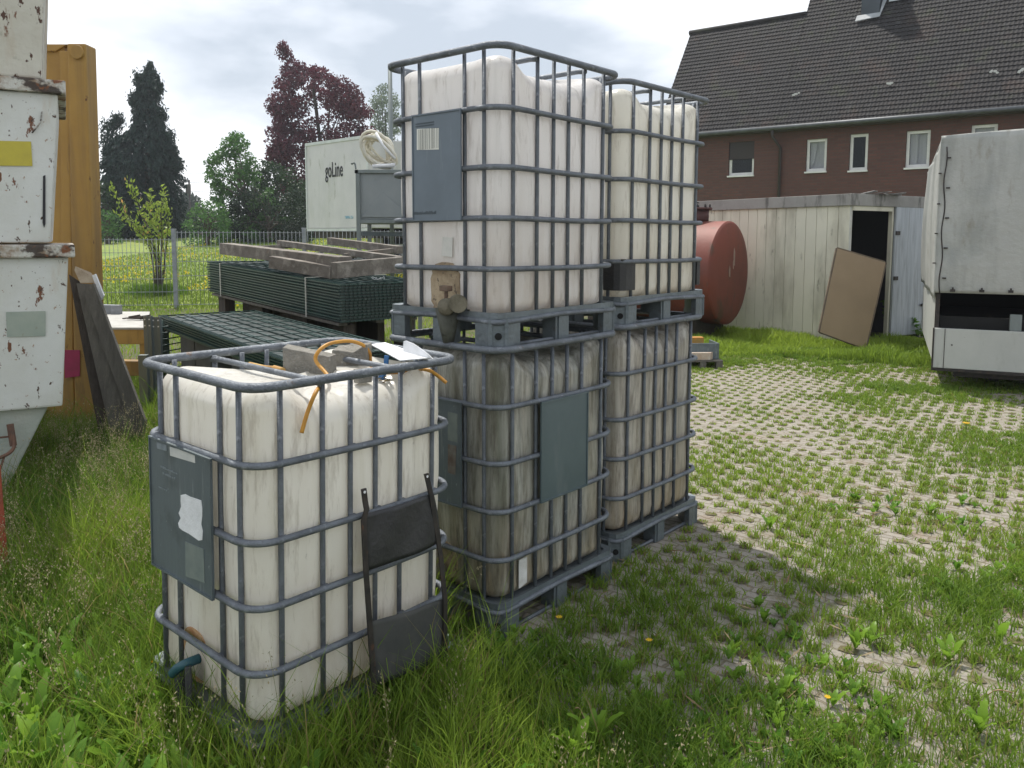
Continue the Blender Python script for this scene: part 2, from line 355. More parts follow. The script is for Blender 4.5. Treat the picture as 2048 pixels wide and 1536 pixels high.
def foot_mesh():                      # corner foot at the near corner, chamfered outwards
    b = MB(); s, c = .125, .05
    poly = [(c, 0), (s, 0), (s, .03), (.07, s-.04), (.03, s), (0, s), (0, c)]
    b.prism(poly, 0, .118)
    d = .006                          # ribs pressed into the chamfer
    for t in (0.06, .94):
        p = Vector((c*(1-t), c*t)); n_ = Vector((-.7071, -.7071)); q = Vector((-.7071, .7071))*.007
        b.prism([tuple(p-q), tuple(p-q+n_*d), tuple(p+q+n_*d), tuple(p+q)], .004, .112)
    return b
def midfoot_mesh(): b = MB(); b.box(-.045, .045, 0, .07, 0, .112); b.box(-.030, .030, -.006, 0, .004, .108); return b
def deck_mesh():
    b = MB(); P = [(x, y) for x, y, _ in rrect(.012, .05, 0, 2)]
    b.prism(P, .112, .128)
    P2 = rrect(.008, .045, 0, 2); n = len(P2); P3 = rrect(.03, .05, 0, 2)   # turned-up lip
    b.add([(x, y, .118) for x, y, _ in P2]+[(x, y, .141) for x, y, _ in P2]+[(x, y, .136) for x, y, _ in P3], [(i, (i+1) % n, n+(i+1) % n, n+i) for i in range(n)]+[(n+i, n+(i+1) % n, 2*n+(i+1) % n, 2*n+i) for i in range(n)])
    return b
def rim_mesh():
    b = MB(); P = []
    pts = rrect(.006, .045, .108, 2); pts = subdiv(pts, True, .05)
    for x, y, z in pts: P.append((x, y, z-.010*max(0, math.cos((x/TL*2)*PI)*.5+math.cos((y/TW*2)*PI)*.5)+.006))
    b.tube(P, .011, 8, True); return b
def runner_mesh():
    b = MB()
    for y in (.03, TW-.03): b.tube([(.03, y, .010), (TL-.03, y, .010)], .009, 6)
    return b
def ibc(key, label, x, y, yaw, z, dirt, seed, tint, tilt=(0, 0), runner=True, valve='gunk'):
    Mx = Matrix.Translation((x, y, z)) @ Matrix.Rotation(yaw, 4, 'Z') @ Matrix.Rotation(tilt[0], 4, 'Y') @ Matrix.Rotation(-tilt[1], 4, 'X')
    t = thing('liquid_container', label, 'liquid container', M=Mx, group='caged liquid containers')
    tk = tank_mesh(seed).build('tank', tankmat('tank_plastic_'+key, dirt, seed*3.1, **tint), t, world=False)
    part('ring0', 'cage_ring', t, lambda: MB().tube(subdiv(rrect(.004, .075, 1.145), True, .1), .0145, 10, True), M_['galv'])
    for i, rz in enumerate(RZ[1:]):
        part('ring', 'cage_ring', t, ring_mesh, M_['galv'], (0, 0, rz))
    for q in SB:
        for xx in (.026, TL-.026): part('bar', 'cage_bar', t, lambda: MB().tube([(0, 0, .135), (.0, 0, .5), (0, 0, .8), (0, 0, 1.142)], .0088, 6), M_['galv'], (xx, q, 0))
    for q in LB:
        for yy in (.026, TW-.026): part('bar', 'cage_bar', t, None, M_['galv'], (q, yy, 0))
    for q in (.25, TL-.25):
        part('brace', 'top_brace', t, lambda: MB().tube([(0, .02, 1.128), (0, .06, 1.133), (0, TW-.06, 1.133), (0, TW-.02, 1.128)], .011, 6), M_['galv'], (q, 0, 0))
    p = part('deck', 'pallet', t, deck_mesh, M_['galv_pallet'])
    part('rim', 'pallet_rim', p, rim_mesh, M_['galv'])
    for (fx, fy, fr) in ((0, 0, 0), (TL, 0, PI/2), (TL, TW, PI), (0, TW, -PI/2)):
        fo = part('foot', 'pallet_foot', p, foot_mesh, M_['galv_pallet'], (fx, fy, 0), fr)
    part('fhole', 'foot_hole', p, lambda: MB().disc((.0245, .0245, .05), (-1, -1, 0), .014, .004, 16), M_['hole'])
    for (fx, fy, fr) in ((TL/2, .012, 0), (TL/2, TW-.012, PI), (.012, TW/2, -PI/2), (TL-.012, TW/2, PI/2)):
        part('mfoot', 'pallet_foot', p, midfoot_mesh, M_['galv_pallet'], (fx, fy, 0), fr)
    if runner: part('runner', 'pallet_runner', p, runner_mesh, M_['galv'])
    return t
def plate_short(t, y0, y1, z0, z1):   # sheet-metal label plate on the short (outlet) face
    b = MB(); b.box(-.006, -.002, y0, y1, z0, z1)
    for a in (z0, z1-.006): b.box(-.011, -.006, y0, y1, a, a+.006)
    for a in (y0, y1-.005): b.box(-.010, -.006, a, a+.005, z0+.006, z1-.006)
    return b.build('label_plate', M_['galv_plate'], t, world=False)
def blob(pts, x, th, axis='x'):
    b = MB()
    if axis == 'x': b.slab([(x, p[0], p[1]) for p in pts], (-th, 0, 0))
    else: b.slab([(p[0], x, p[1]) for p in pts], (0, -th, 0))
    return b
def rag(y0, y1, z0, z1, n=8, j=.006, seed=1):   # torn outline
    r = random.Random(seed); p = []
    for k in range(n): p.append((y0+(y1-y0)*k/n, z0+r.uniform(-j, j)))
    for k in range(n): p.append((y1+r.uniform(-j, j), z0+(z1-z0)*k/n))
    for k in range(n): p.append((y1+(y0-y1)*k/n, z1+r.uniform(-j, j)))
    for k in range(n): p.append((y0+r.uniform(-j, j), z1+(z0-z1)*k/n))
    return p
def oval(cy_, cz, ry, rz, n=28, p=2.6):
    return [(cy_+ry*math.copysign(abs(math.cos(a))**(2/p), math.cos(a)), cz+rz*math.copysign(abs(math.sin(a))**(2/p), math.sin(a))) for a in (2*PI*k/n for k in range(n))]

A = ibc('A', 'frontmost caged white tank on the grass, with concrete blocks and yellow hose on top', -.7284, 2.1222, .8623, .0169, .30, 1,
        dict(tint=(.90, .88, .82), green=(.36, .33, .16)), (.009, -.0153), runner=False)
BU = ibc('BU', 'clean white caged tank with barcode label and dirty valve, on top of nearer stack', -.0504, 3.0056, .8475, H-.4308, .20, 2, dict(tint=(.90, .88, .865)))
BL = ibc('BL', 'algae-stained caged tank with plates on two faces, bottom of the nearer stack', -.0520, 2.9697, .8446, 0, .90, 3,
         dict(tint=(.56, .56, .51), green=(.085, .09, .05), brown=(.07, .06, .04)), runner=True)
CU = ibc('CU', 'yellowish white caged tank with black lower corners, on top of the rear stack', .5169, 3.7367, .8277, H-.4229, .28, 4, dict(tint=(.89, .87, .80), green=(.36, .33, .22)))
CL = ibc('CL', 'brown streaked caged tank at the bottom of the rear stack on the paving edge', .5069, 3.6985, .8402, .0065, .85, 5,
         dict(tint=(.68, .65, .59), green=(.20, .18, .13), brown=(.13, .10, .07)))
# A: plate, torn paper, stickers, outlet
lp = plate_short(A, S2-.006, TW-S1+.014, .492, .918)
def on_plate(name, pts, mat, th=.0012, x=-.0062): return blob(pts, x, th).build(name, mat, lp, world=False)
def abox(y, z): return (y, z)
def Ainv(px, py, xl=-.006, T=None):
    T = T or A; M = MW[T]; n = (M.to_3x3() @ Vector((1, 0, 0))); P = M @ Vector((xl, 0, 0)); q = M.inverted() @ pl(px, py, P, n); return (q.y, q.z)
def Linv(px, py, yl=-.006, T=None):
    T = T or A; M = MW[T]; n = (M.to_3x3() @ Vector((0, 1, 0))); P = M @ Vector((0, yl, 0)); q = M.inverted() @ pl(px, py, P, n); return (q.x, q.z)
on_plate('torn_label', [Ainv(*p) for p in [(362,990),(371,988),(380,993),(392,997),(403,1001),(405,1015),(405,1032),(403,1048),(406,1062),(405,1080),(398,1081),(388,1074),(378,1067),(366,1061),(359,1055),(357,1046),(362,1036),(358,1026),(363,1013),(362,1002)]], M_['paper'])
on_plate('faded_label', [Ainv(*p) for p in [(371,1083),(408,1098),(410,1166),(372,1152)]], M_['faded'])
on_plate('faded_label', [Ainv(*p) for p in [(340,893),(390,908),(391,926),(341,911)]], M_['faded_light'])
on_plate('faded_label', [Ainv(*p) for p in [(314,884),(334,890),(334,902),(315,897)]], pm('rubbed_label', (.22, .25, .27), (.14, .17, .19), 30))
b = MB(); rr = random.Random(21)
for (px_, py_, nn_) in ((322, 935, 9), (326, 948, 7), (318, 975, 5)):
    y9, z9 = Ainv(px_, py_)
    for k in range(nn_): b.box(-.0076, -.0062, y9-.012*k-rr.uniform(.006, .010), y9-.012*k, z9, z9+rr.choice([.004, .006]))
b.build('embossed_lettering', pm('worn_print_front', (.19, .22, .23), rough=.8), lp, world=False)
b = MB(); P = [(-.0068, *q) for q in oval(*Ainv(413, 962), .014, .030)]; b.tube(P, .0012, 5, True); b.build('embossed_icon', M_['faded'], lp, world=False)
def valve(T, mat_rec, yc=None, zc=.235, big=1.0):
    yc = TW/2 if yc is None else yc
    b = MB(); b.disc((.038, yc, zc), (-1, 0, 0), .082*big, .010, 28); b.build('outlet_recess', mat_rec, T, world=False)
    v = MB(); v.lathe([(.030, 0), (.033, .01), (.033, .035), (.026, .04), (.026, .07), (.036, .072), (.036, .10), (.0, .10)], Matrix.Translation((.02, yc, zc-.04)) @ Matrix.Rotation(PI, 4, 'Z'), 20)
    vo = v.build('outlet_valve', M_['gunk'], T, world=False)
    h = MB(); h.tube([(-.03, yc, zc-.01), (-.032, yc, zc+.035)], .007, 8); h.box(-.045, -.019, yc-.026, yc+.026, zc+.033, zc+.056); h.build('valve_handle', M_['gunk'], vo, world=False, bevel=.004)
    return vo
# upper B outlet, dirt patch and hanging spout
b = MB(); c0 = Ainv(893, 566, .036, BU)
pts = [(yy+.006*math.sin(9*k), zz) for k, (yy, zz) in enumerate(oval(c0[0], c0[1]-.02, .085, .105, 30, 3))]
blob(pts, .034, .006).build('outlet_recess', M_['tan_dirt'], BU, world=False)
vo = MB(); cv = Ainv(897, 612, -.02, BU)
vo.lathe([(.0, 0), (.030, .0), (.033, .012), (.033, .06), (.024, .064), (.024, .085), (.034, .087), (.034, .105), (0, .107)], Matrix.Translation((.035, cv[0]+.01, cv[1])) @ Matrix.Rotation(PI+.35, 4, 'Z'), 20)
vo.disc((-.02, cv[0]-.05, cv[1]+.014), (-.6, -.8, 0), .036, .03, 20)
vob = vo.build('outlet_valve', M_['gunk'], BU, world=False)
h = MB(); h.tube([(-.03, cv[0]+.005, cv[1]+.02), (-.032, cv[0]+.0, cv[1]+.062)], .008, 8); h.box(-.047, -.017, cv[0]-.022, cv[0]+.026, cv[1]+.06, cv[1]+.082); h.build('valve_handle', pm('rusty_handle', (.20, .13, .09), (.10, .07, .05), 20), vob, world=False, bevel=.004)
s = MB(); ys_ = cv[0]+.005; s.tube([(-.01, ys_+.01, .150), (-.014, ys_+.004, .08), (-.016, ys_, .010)], .052, 16, r1=.022); s.box(-.03, .05, ys_-.055, ys_+.055, .135, .142)
s.build('spout_guard', pm('mossy_metal', (.10, .105, .085), (.05, .05, .04), 12, bump=.4), BU, world=False)
b2 = plate_short(BU, S2-.012, TW-S2+.012, .497, .925); b2.data.materials[0] = pm('plate_light', (.165, .20, .235), (.14, .17, .20), 5, rough=.5, metal=.3, spots=[((.24, .27, .29), 30, .62, .70, .5, (1, 1, .12))])
q = [Ainv(*p, -.006, BU) for p in [(834,258),(878,256),(878,299),(834,300)]]
blob(q, -.0062, .001).build('barcode_label', pm('label_white', (.70, .70, .64), rough=.7), b2, world=False)
b = MB(); y0, y1 = q[1][0], q[0][0]; zt, zb = q[0][1]-.004, q[2][1]+.006; rr = random.Random(4); yy = y0+.004
while yy < y1-.004:
    ww = rr.choice([.0008, .0012, .002]); b.box(-.0080, -.0072, yy, yy+ww, zb, zt); yy += ww+rr.choice([.004, .007, .010])
b.build('barcode', M_['ink'], b2, world=False)
b = MB(); rr = random.Random(9)
yy0, zz0 = Ainv(872, 425, -.006, BU)
for k in range(26): b.box(-.0078, -.0064, yy0+k*.0052, yy0+k*.0052+rr.choice([.002, .003, .004]), zz0-.006, zz0+rr.choice([.002, .005, .007]))
for r in range(2):
    y9, z9 = Ainv(868, 245, -.006, BU)
    for k in range(18): b.box(-.0078, -.0064, y9+k*.0062, y9+k*.0062+rr.choice([.003, .004]), z9-.010*r, z9-.010*r+.005)
b.build('embossed_lettering', pm('worn_print', (.10, .12, .135), rough=.8), b2, world=False)
blob([Ainv(*p, .03, BU) for p in [(888,474),(908,475),(907,514),(886,512)]], .024, .002).build('faded_label', pm('grey_label', (.50, .50, .46), (.60, .59, .55), 20), BU, world=False)
# lower B plates
b3 = plate_short(BL, S2-.012, TW-S2+.012, .497, .925)
blob([Ainv(*p, -.006, BL) for p in [(896,823),(915,828),(915,885),(896,880)]], -.0062, .001).build('faded_label', M_['faded'], b3, world=False)
blob([Ainv(*p, -.006, BL) for p in [(896,888),(913,892),(911,950),(896,945)]], -.0062, .001).build('brown_label', pm('brown_label', (.10, .07, .055), (.16, .15, .13), 30), b3, world=False)
x0, x1 = L2-.006, TL-L2+.006
b = MB(); b.box(x0, x1, -.006, -.002, .497, .915); b.box(x0, x1, -.011, -.006, .497, .503); b.box(x0, x1, -.011, -.006, .908, .915); b.box(x0, x0+.006, -.010, -.006, .503, .908); b.box(x1-.006, x1, -.010, -.006, .503, .908)
b.build('label_plate', pm('plate_blue', (.12, .16, .175), (.10, .135, .15), 5, rough=.45, metal=.4, spots=[((.17, .20, .21), 9, .55, .7, .6, (1, 1, .3))]), BL, world=False)
b = MB(); q = [Linv(*p, .03, BL) for p in [(1034,1119),(1050,1112),(1050,1163),(1034,1176)]]
blob(q, .022, .003, 'y').build('clean_patch', pm('clean_patch', (.66, .66, .64), (.5, .49, .45), 20), BL, world=False)
valve(BL, M_['tan_dirt'])
valve(CL, M_['tan_dirt'])
# A outlet low down in the grass
b = MB(); ya, za = Ainv(383, 1300, .02)
blob(oval(ya, za-.02, .075, .085, 30, 2.6), .036, .006).build('outlet_recess', M_['orange_stain'], A, world=False)
v = MB(); v.tube(curve_pts([(.03, ya-.03, za-.02), (-.015, ya-.03, za-.02), (-.03, ya-.01, za-.035), (-.035, ya+.015, za-.06)]), .015, 12)
vo = v.build('outlet_valve', M_['teal'], A, world=False)
v = MB(); v.beam((-.015, ya-.045, za-.02), (-.035, ya-.085, za-.16), .02, .045); v.beam((-.03, ya-.02, za-.06), (-.035, ya-.06, za-.16), .03, .02); v.build('valve_handle', M_['black'], vo, world=False, bevel=.004)
# C upper black corner guards
for (x0_, x1_) in ((.0, L1+.02), (TL-.075, TL)):
    b = MB(); n0 = x0_ == 0
    P = [(x1_, .014), (.10, .014), (.06, .018), (.03, .034), (.016, .06), (.014, .10), (.014, .16), (.024, .16), (.024, .10), (.028, .065), (.042, .044), (.07, .028), (.10, .024), (x1_, .024)]
    if not n0: P = [(TL-x+0 if x != x1_ else TL-.075, y) for x, y in P][::-1]
    b.prism(P, .17, .312); b.build('corner_guard', M_['black'], CU, world=False)
    if n0: MB().box(.03, .06, .02, .03, .312, .32).build('guard_tab', M_['black'], CU, world=False)

# ------------------------------------------------------------------ things lying on the front tank
def onA(px, py, zl): return gp(px, py, zl+.017)
M_['concrete'] = pm('rough_concrete', (.30, .285, .25), (.20, .19, .165), 25, .35, .65, .95, bump=.7, bscale=120, spots=[((.42, .41, .38), 60, .60, .72, .7), ((.09, .085, .07), 45, .64, .72, .8)])
zt = 1.100
def A2w(a, c, z): return MW[A] @ Vector((a, c, z))
b1 = [onA(566, 747, zt), onA(660, 748, zt)]
d1 = (b1[1]-b1[0]); d1n = Vector((-d1.y, d1.x, 0)).normalized()
bb = [b1[0], b1[1], b1[1]+d1n*.055+d1*.05, b1[0]+d1n*.055]
tops = [bb[0]+Vector((0, 0, .088)), bb[1]+Vector((0, 0, .058)), bb[2]+Vector((0, 0, .060)), bb[3]+Vector((0, 0, .094))]
o = MB().hexa(bb, tops).build('concrete_block', M_['concrete'], None, bevel=.003); tag(o, 'taller grey broken concrete block with a sloping top, left one on the front tank', 'concrete block', 'concrete blocks on the front tank')
p0, p1 = onA(664, 737, zt), onA(735, 738, zt); d = p1-p0; dn = Vector((-d.y, d.x, 0)).normalized()*.07
vsb = [p0, p0+d*.6, p1, p1+dn, p0+dn*1.1]
o = MB().slab(vsb, (0, 0, .066)).build('concrete_block', M_['concrete'], None, bevel=.004)
me = o.data
for v_ in me.vertices:
    if v_.co.z > zt+.05: v_.co.z += .014*math.sin(v_.co.x*71)+.006
tag(o, 'round-shouldered broken concrete block under the arch of the yellow hose', 'concrete block', 'concrete blocks on the front tank')
M_['hose'] = pm('yellow_hose', (.55, .27, .035), (.42, .20, .03), 20, rough=.5, spots=[((.20, .12, .05), 40, .62, .7, .7)])
fp = MW[A] @ Vector((0, -.022, 0)); fn = MW[A].to_3x3() @ Vector((0, 1, 0))
inr = MW[A] @ Vector((0, .050, 0))
path = [pl(603, 866, MW[A] @ Vector((0, .012, 0)), fn), pl(616, 822, MW[A] @ Vector((0, .012, 0)), fn), pl(633, 782, MW[A] @ Vector((0, .015, 0)), fn), onA(650, 762, 1.108), onA(656, 752, 1.11), onA(640, 712, 1.115)]
arch = [pl(x_, y_, b1[1]+Vector((.02, .02, 0)), fn) for x_, y_ in [(632, 722), (637, 703), (655, 689), (680, 683), (705, 683), (727, 691), (739, 706), (741, 722)]]
hz = MB(); hz.tube(curve_pts(path[:-1]+[arch[0]]+arch[1:]+[onA(748, 742, 1.105), onA(790, 745, 1.105), onA(830, 738, 1.11), onA(858, 741, 1.112)]+[pl(876, 752, MW[A] @ Vector((0, .02, 0)), fn), pl(893, 766, MW[A] @ Vector((0, -.004, 0)), fn)], 10), .0062, 10)
tag(hz.build('garden_hose', M_['hose']), 'yellow hose arched over the concrete blocks with both ends hanging off the front tank', 'hose')
b = MB(); b.tube(curve_pts([onA(499, 727, 1.115), onA(530, 734, 1.112), onA(552, 736, 1.110), onA(566, 741, 1.110)]), .0062, 8); b.tube([onA(548, 736, 1.112), onA(566, 741, 1.112)], .010, 8)
tag(b.build('hose_stub', pm('brown_stub', (.36, .16, .04), (.50, .33, .10), 20)), 'short orange-brown pipe end poking out left of the concrete blocks on the front tank', 'pipe')
sh = MB()
q = [onA(742, 690, 1.160), onA(770, 686, 1.165), onA(858, 717, 1.158), onA(800, 722, 1.160)]
sh.slab(q, (0, 0, .003)); fin = [onA(806, 703, 1.166), onA(866, 718, 1.160)]
fc = fin[0]; f1 = fin[1]; arc = [fc+(f1-fc)*t+Vector((0, 0, h_)) for t, h_ in ((0, 0), (.02, .036), (.10, .040), (.35, .036), (.6, .025), (.85, .012), (1, .0))]
sh.slab(arc, Vector((.001, .003, 0)))
tag(sh.build('plastic_sheet', M_['paper']), 'folded white plastic sheet with an upturned flap on the right end of the front tank', 'plastic sheet')
b = MB(); pa = onA(771, 748, 1.10); b.beam(pa, pa+Vector((.004, .005, .062)), .020, .006); b.beam(pa+Vector((-.012, -.02, -.015)), pa+Vector((-.004, -.01, .01)), .022, .012)
tag(b.build('plastic_strap', pm('blue_plastic', (.02, .12, .30), rough=.4), bevel=.002), 'small blue plastic strap sticking up beside the white sheet on the front tank', 'strap')
b = MB(); rr = random.Random(5)
for k in range(16):
    x_ = rr.uniform(655, 790); pa = onA(x_, rr.uniform(762, 752), 1.085); b.beam(pa, pa+Vector((rr.uniform(-.05, .05), rr.uniform(-.02, .02), rr.uniform(-.012, .012))), .004, .003)
tag(b.build('straw_litter', pm('straw', (.32, .24, .12), (.18, .14, .08), 30)), 'brown straw and twigs lying on the front tank under the hose', 'straw', kind='stuff')
b = MB(); pa = onA(694, 764, 1.06); pb = onA(738, 762, 1.06)
b.box(0, .05, 0, .035, 0, .045, Fr(onA(717, 768, 1.085), (1, .8, 0)))
tag(b.build('concrete_piece', M_['concrete'], bevel=.003), 'small grey concrete piece beside the blue strap on the front tank', 'concrete piece')

# black folding frame leaning against the long side of the front tank
fr = thing('folding_frame', 'black metal frame with two dark rubber panels leaning against the front tank', 'frame', tuple(A2w(.5, -.12, 0)))
def onF(px, py, off): return pl(px, py, MW[A] @ Vector((0, off, 0)), fn)
M_['iron'] = pm('black_iron', (.022, .02, .02), (.05, .04, .035), 25, rough=.55, metal=.3, spots=[((.12, .055, .03), 30, .60, .7, .7)])
def strip(pts, wd, th):
    b = MB(); P = [Vector(p) for p in pts]; side = (MW[A].to_3x3() @ Vector((1, 0, 0)))*wd/2; nb = -fn*th
    vs = []; fs = []
    for p in P: vs += [p-side, p+side, p+side+nb, p-side+nb]
    for i in range(len(P)-1):
        for k in range(4): fs.append((i*4+k, i*4+(k+1) % 4, i*4+4+(k+1) % 4, i*4+4+k))
    fs += [(3, 2, 1, 0), tuple(len(vs)-4+k for k in range(4))]; b.add(vs, fs); return b
def hook(pxs, offs, wd=.020): return [onF(x_, y_, o_) for (x_, y_), o_ in zip(pxs, offs)]
lA = hook([(726, 977), (729, 1002), (732, 1018), (726, 1040), (730, 1130), (738, 1245), (744, 1330), (748, 1390)], [-.012, -.014, -.018, -.02, -.03, -.045, -.055, -.065])
lB = hook([(851, 947), (856, 968), (861, 990), (868, 1040), (880, 1110), (889, 1200), (889, 1290), (889, 1372)], [-.012, -.014, -.018, -.024, -.034, -.05, -.06, -.07])
for ll in (lA, lB):
    lg_ = strip(ll, .018, .006).build('leg', M_['iron'], fr)
    c_ = ll[0]*.75+ll[1]*.25; b = MB(); b.disc(c_-fn*.0055, -fn, .0045, .002, 12); b.build('bolt_hole', M_['paper'], lg_)
def panel(q, offs, nm, mat):
    P = [onF(x_, y_, o_) for (x_, y_), o_ in zip(q, offs)]; b = MB(); n_ = 12; vs = []; fs = []
    for i in range(n_+1):
        for j in range(n_+1):
            s_, t_ = i/n_, j/n_; p = (P[0]*(1-s_)+P[1]*s_)*(1-t_)+(P[3]*(1-s_)+P[2]*s_)*t_
            vs.append(p+fn*(-.010*math.sin(PI*s_)*(.5+t_)+.003*math.sin(9*s_+5*t_)))
    for i in range(n_):
        for j in range(n_): a = i*(n_+1)+j; fs.append((a, a+1, a+n_+2, a+n_+1))
    b.add(vs, fs, smooth=True); o = b.build(nm, mat, fr); md = o.modifiers.new('s', 'SOLIDIFY'); md.thickness = .004; return o
panel([(727, 1030), (868, 987), (884, 1083), (731, 1142)], [-.016, -.018, -.030, -.026], 'rubber_panel', M_['black'])
panel([(738, 1246), (889, 1198), (889, 1310), (745, 1372)], [-.040, -.045, -.055, -.052], 'rubber_panel', pm('dusty_rubber', (.035, .037, .035), (.06, .06, .055), 10, rough=.8))

# ------------------------------------------------------------------ left: stack of white tipping skips
M_['rustwhite'] = pm('rusty_white_paint', (.66, .67, .64), (.56, .56, .50), 2.2, .4, .7, .55, bump=.15, bscale=30,
    spots=[((.42, .28, .14), 5.0, .61, .72, .55, (1, 1, .25)), ((.16, .06, .025), 11, .63, .65, 1, (1, 1, .45)), ((.07, .035, .02), 26, .66, .675, 1, (1, 1, .6)), ((.30, .16, .08), 34, .66, .69, .8)], seed=2.4)
M_['rustheavy'] = pm('heavily_rusted_white', (.60, .58, .50), (.46, .43, .35), 2.4, .4, .7, .65, bump=.25, bscale=30,
    spots=[((.38, .25, .13), 4.0, .52, .70, .8, (1, 1, .25)), ((.16, .06, .025), 9, .60, .635, 1, (1, 1, .45)), ((.08, .035, .02), 19, .61, .63, 1, (1, 1, .5)), ((.16, .17, .11), 7, .60, .7, .7)], seed=4.4)
M_['rustrim'] = pm('rusty_rim', (.58, .57, .52), (.30, .22, .15), 9, .48, .62, .7, bump=.4, spots=[((.045, .03, .022), 7, .50, .56, .95, (1, 1, 1.4)), ((.20, .075, .03), 16, .57, .63, 1)], seed=5)
M_['yellowpaint'] = pm('old_yellow_paint', (.40, .24, .055), (.32, .18, .04), 2.5, .3, .7, .55, bump=.2, bscale=12, spots=[((.16, .10, .045), 3.5, .52, .66, .7, (1, 1, .08)), ((.09, .055, .03), 7, .58, .70, .75, (1, 1, .18)), ((.10, .04, .02), 14, .66, .70, 1, (1, 1, .6))])
dS = Vector((.87, .486, 0)).normalized(); nS = Vector((-dS.y, dS.x, 0))   # along the front, away from camera
Pc = at(137, 600, 4.6); Pc.z = 0
def xs_at(px, py): return (pl(px, py, Pc+nS*.02, nS)-Pc).dot(dS)
def skip(label, xr_top, xr_bot, ztop, zbot, rimh, rimo, extra_z=None, depth=1.15, seed=0):
    t = thing('tipping_skip', label, 'skip', tuple(Pc+dS*(-.5)+nS*.5+Vector((0, 0, zbot))), group='stacked white tipping skips')
    W_ = 1.15
    def rect(xr, ins, z): return [Pc+dS*(xr-W_+ins)+nS*ins+Vector((0, 0, z)), Pc+dS*(xr)+nS*ins+Vector((0, 0, z)), Pc+dS*(xr)+nS*(depth-ins)+Vector((0, 0, z)), Pc+dS*(xr-W_+ins)+nS*(depth-ins)+Vector((0, 0, z))]
    b = MB(); b.hexa(rect(xr_bot, .02, zbot), rect(xr_top, .02, ztop-rimh)); body = b.build('body', M_['rustwhite'], t, bevel=.012)
    b = MB(); rr_ = xr_top+rimo; r0 = [p_+nS*0 for p_ in rect(rr_, -.015, ztop-rimh)]; r1_ = rect(rr_, -.015, ztop)
    b.hexa(r0, r1_); b.build('rim', M_['rustrim'], t, bevel=.01)
    return t, body
def sx_(px, Y=4.6): return (at(px, 500, 4.6)-Pc).dot(dS)
zof = lambda py, Y=4.55: at(100, py, Y).z
bin1, _ = skip('bottom skip of the white stack, rust-pitted with a grey-green sticker and tapered foot', xs_at(137, 520), xs_at(125, 812), zof(489), zof(815), .075, .035)
bin2, _ = skip('middle skip of the white stack, with a yellow sticker and a dark slot', xs_at(116, 190), xs_at(100, 485), zof(157), zof(487)+.004, .075, .04)
bin3, _ = skip('topmost skip of the white stack, streaked with heavy rust', xs_at(95, -130), xs_at(82, 150), zof(157)+1.05, zof(157)+.004, .08, .04)
_b3 = [o_ for o_ in bin3.children if o_.name.startswith('body')][0]; _b3.data.materials[0] = M_['rustheavy']
# hopper foot under the lowest skip: slanting steel trough
b = MB(); zb = zof(815)
t0 = [Pc+dS*(-1.2)+nS*.06+Vector((0, 0, zb)), Pc+dS*(-.13)+nS*.06+Vector((0, 0, zb)), Pc+dS*(-.13)+nS*1.0+Vector((0, 0, zb)), Pc+dS*(-1.2)+nS*1.0+Vector((0, 0, zb))]
t1_ = [Pc+dS*(-1.2)+nS*.06, Pc+dS*(-.42)+nS*.06, Pc+dS*(-.42)+nS*1.0, Pc+dS*(-1.2)+nS*1.0]
b.hexa(t1_, t0); b.build('tapered_foot', pm('greenish_white_paint', (.34, .38, .34), (.44, .45, .40), 3, .35, .65, .6, bump=.3, spots=[((.20, .12, .06), 6, .62, .72, .7, (1, 1, .4)), ((.06, .045, .03), 13, .66, .70, .9)]), bin1, bevel=.01)
fnS = nS
def onS(px, py, off=0.0): return pl(px, py, Pc+nS*(.02-off), fnS)
def decal(q, mat, T, off=.006, nm='sticker', th=.002): return MB().slab([onS(x_, y_, off) for x_, y_ in q], nS*th).build(nm, mat, T)
decal([(12, 624), (91, 622), (91, 672), (14, 674)], pm('greygreen_sticker', (.36, .40, .34), (.30, .35, .30), 10, spots=[((.20, .15, .09), 22, .62, .7, .6)]), bin1)
decal([(-30, 281), (62, 283), (65, 332), (-30, 331)], pm('yellow_sticker', (.55, .47, .06), (.48, .40, .06), 12), bin2)
decal([(86, 352), (91, 350), (91, 448), (88, 456), (85, 445)], M_['ink'], bin2, nm='slot')
b = MB(); b.tube(curve_pts([onS(84, 222, .014), onS(80, 245, .014), (onS(64, 266, .014))]), .004, 6); b.build('bent_wire', M_['rustrim'], bin2)
# lever handle at the left edge
b = MB(); b.tube(curve_pts([onS(22, 850, .03), onS(27, 880, .05), onS(26, 898, .07), onS(8, 912, .10), onS(-30, 925, .12)]), .010, 8); b.beam(onS(20, 848, .03), onS(27, 892, .05), .030, .02); b.tube([onS(8, 915, .10), onS(-8, 965, .10)], .006, 6); b.tube([onS(22, 873, .04), onS(-30, 878, .04)], .006, 6)
b.build('lever_handle', pm('rust_lever', (.10, .06, .045), (.16, .08, .05), 20, rough=.8), bin1)
# red steel prop at the very edge of the frame
b = MB(); pb_ = gp(10, 1195); b.beam(pb_, at(-12, 930, pb_.y+.1), .045, .03)
tag(b.build('steel_prop', pm('red_paint', (.33, .055, .02), (.22, .05, .02), 8, rough=.6, bump=.2, spots=[((.10, .04, .02), 14, .6, .68, .9)]), bevel=.004), 'red painted steel prop standing in the grass at the left edge of the photo', 'prop')
b = MB(); p_ = gp(52, 1205); b.slab([p_+Vector((math.cos(a)*.035*(1+.2*math.sin(3*a)), math.sin(a)*.03, 0)) for a in [k*PI/4 for k in range(8)]], (0, 0, .04))
tag(b.build('stone', pm('brown_stone', (.20, .14, .09), (.28, .22, .17), 20, bump=.5), bevel=.01), 'brown stone in the tall grass beside the red prop', 'stone')
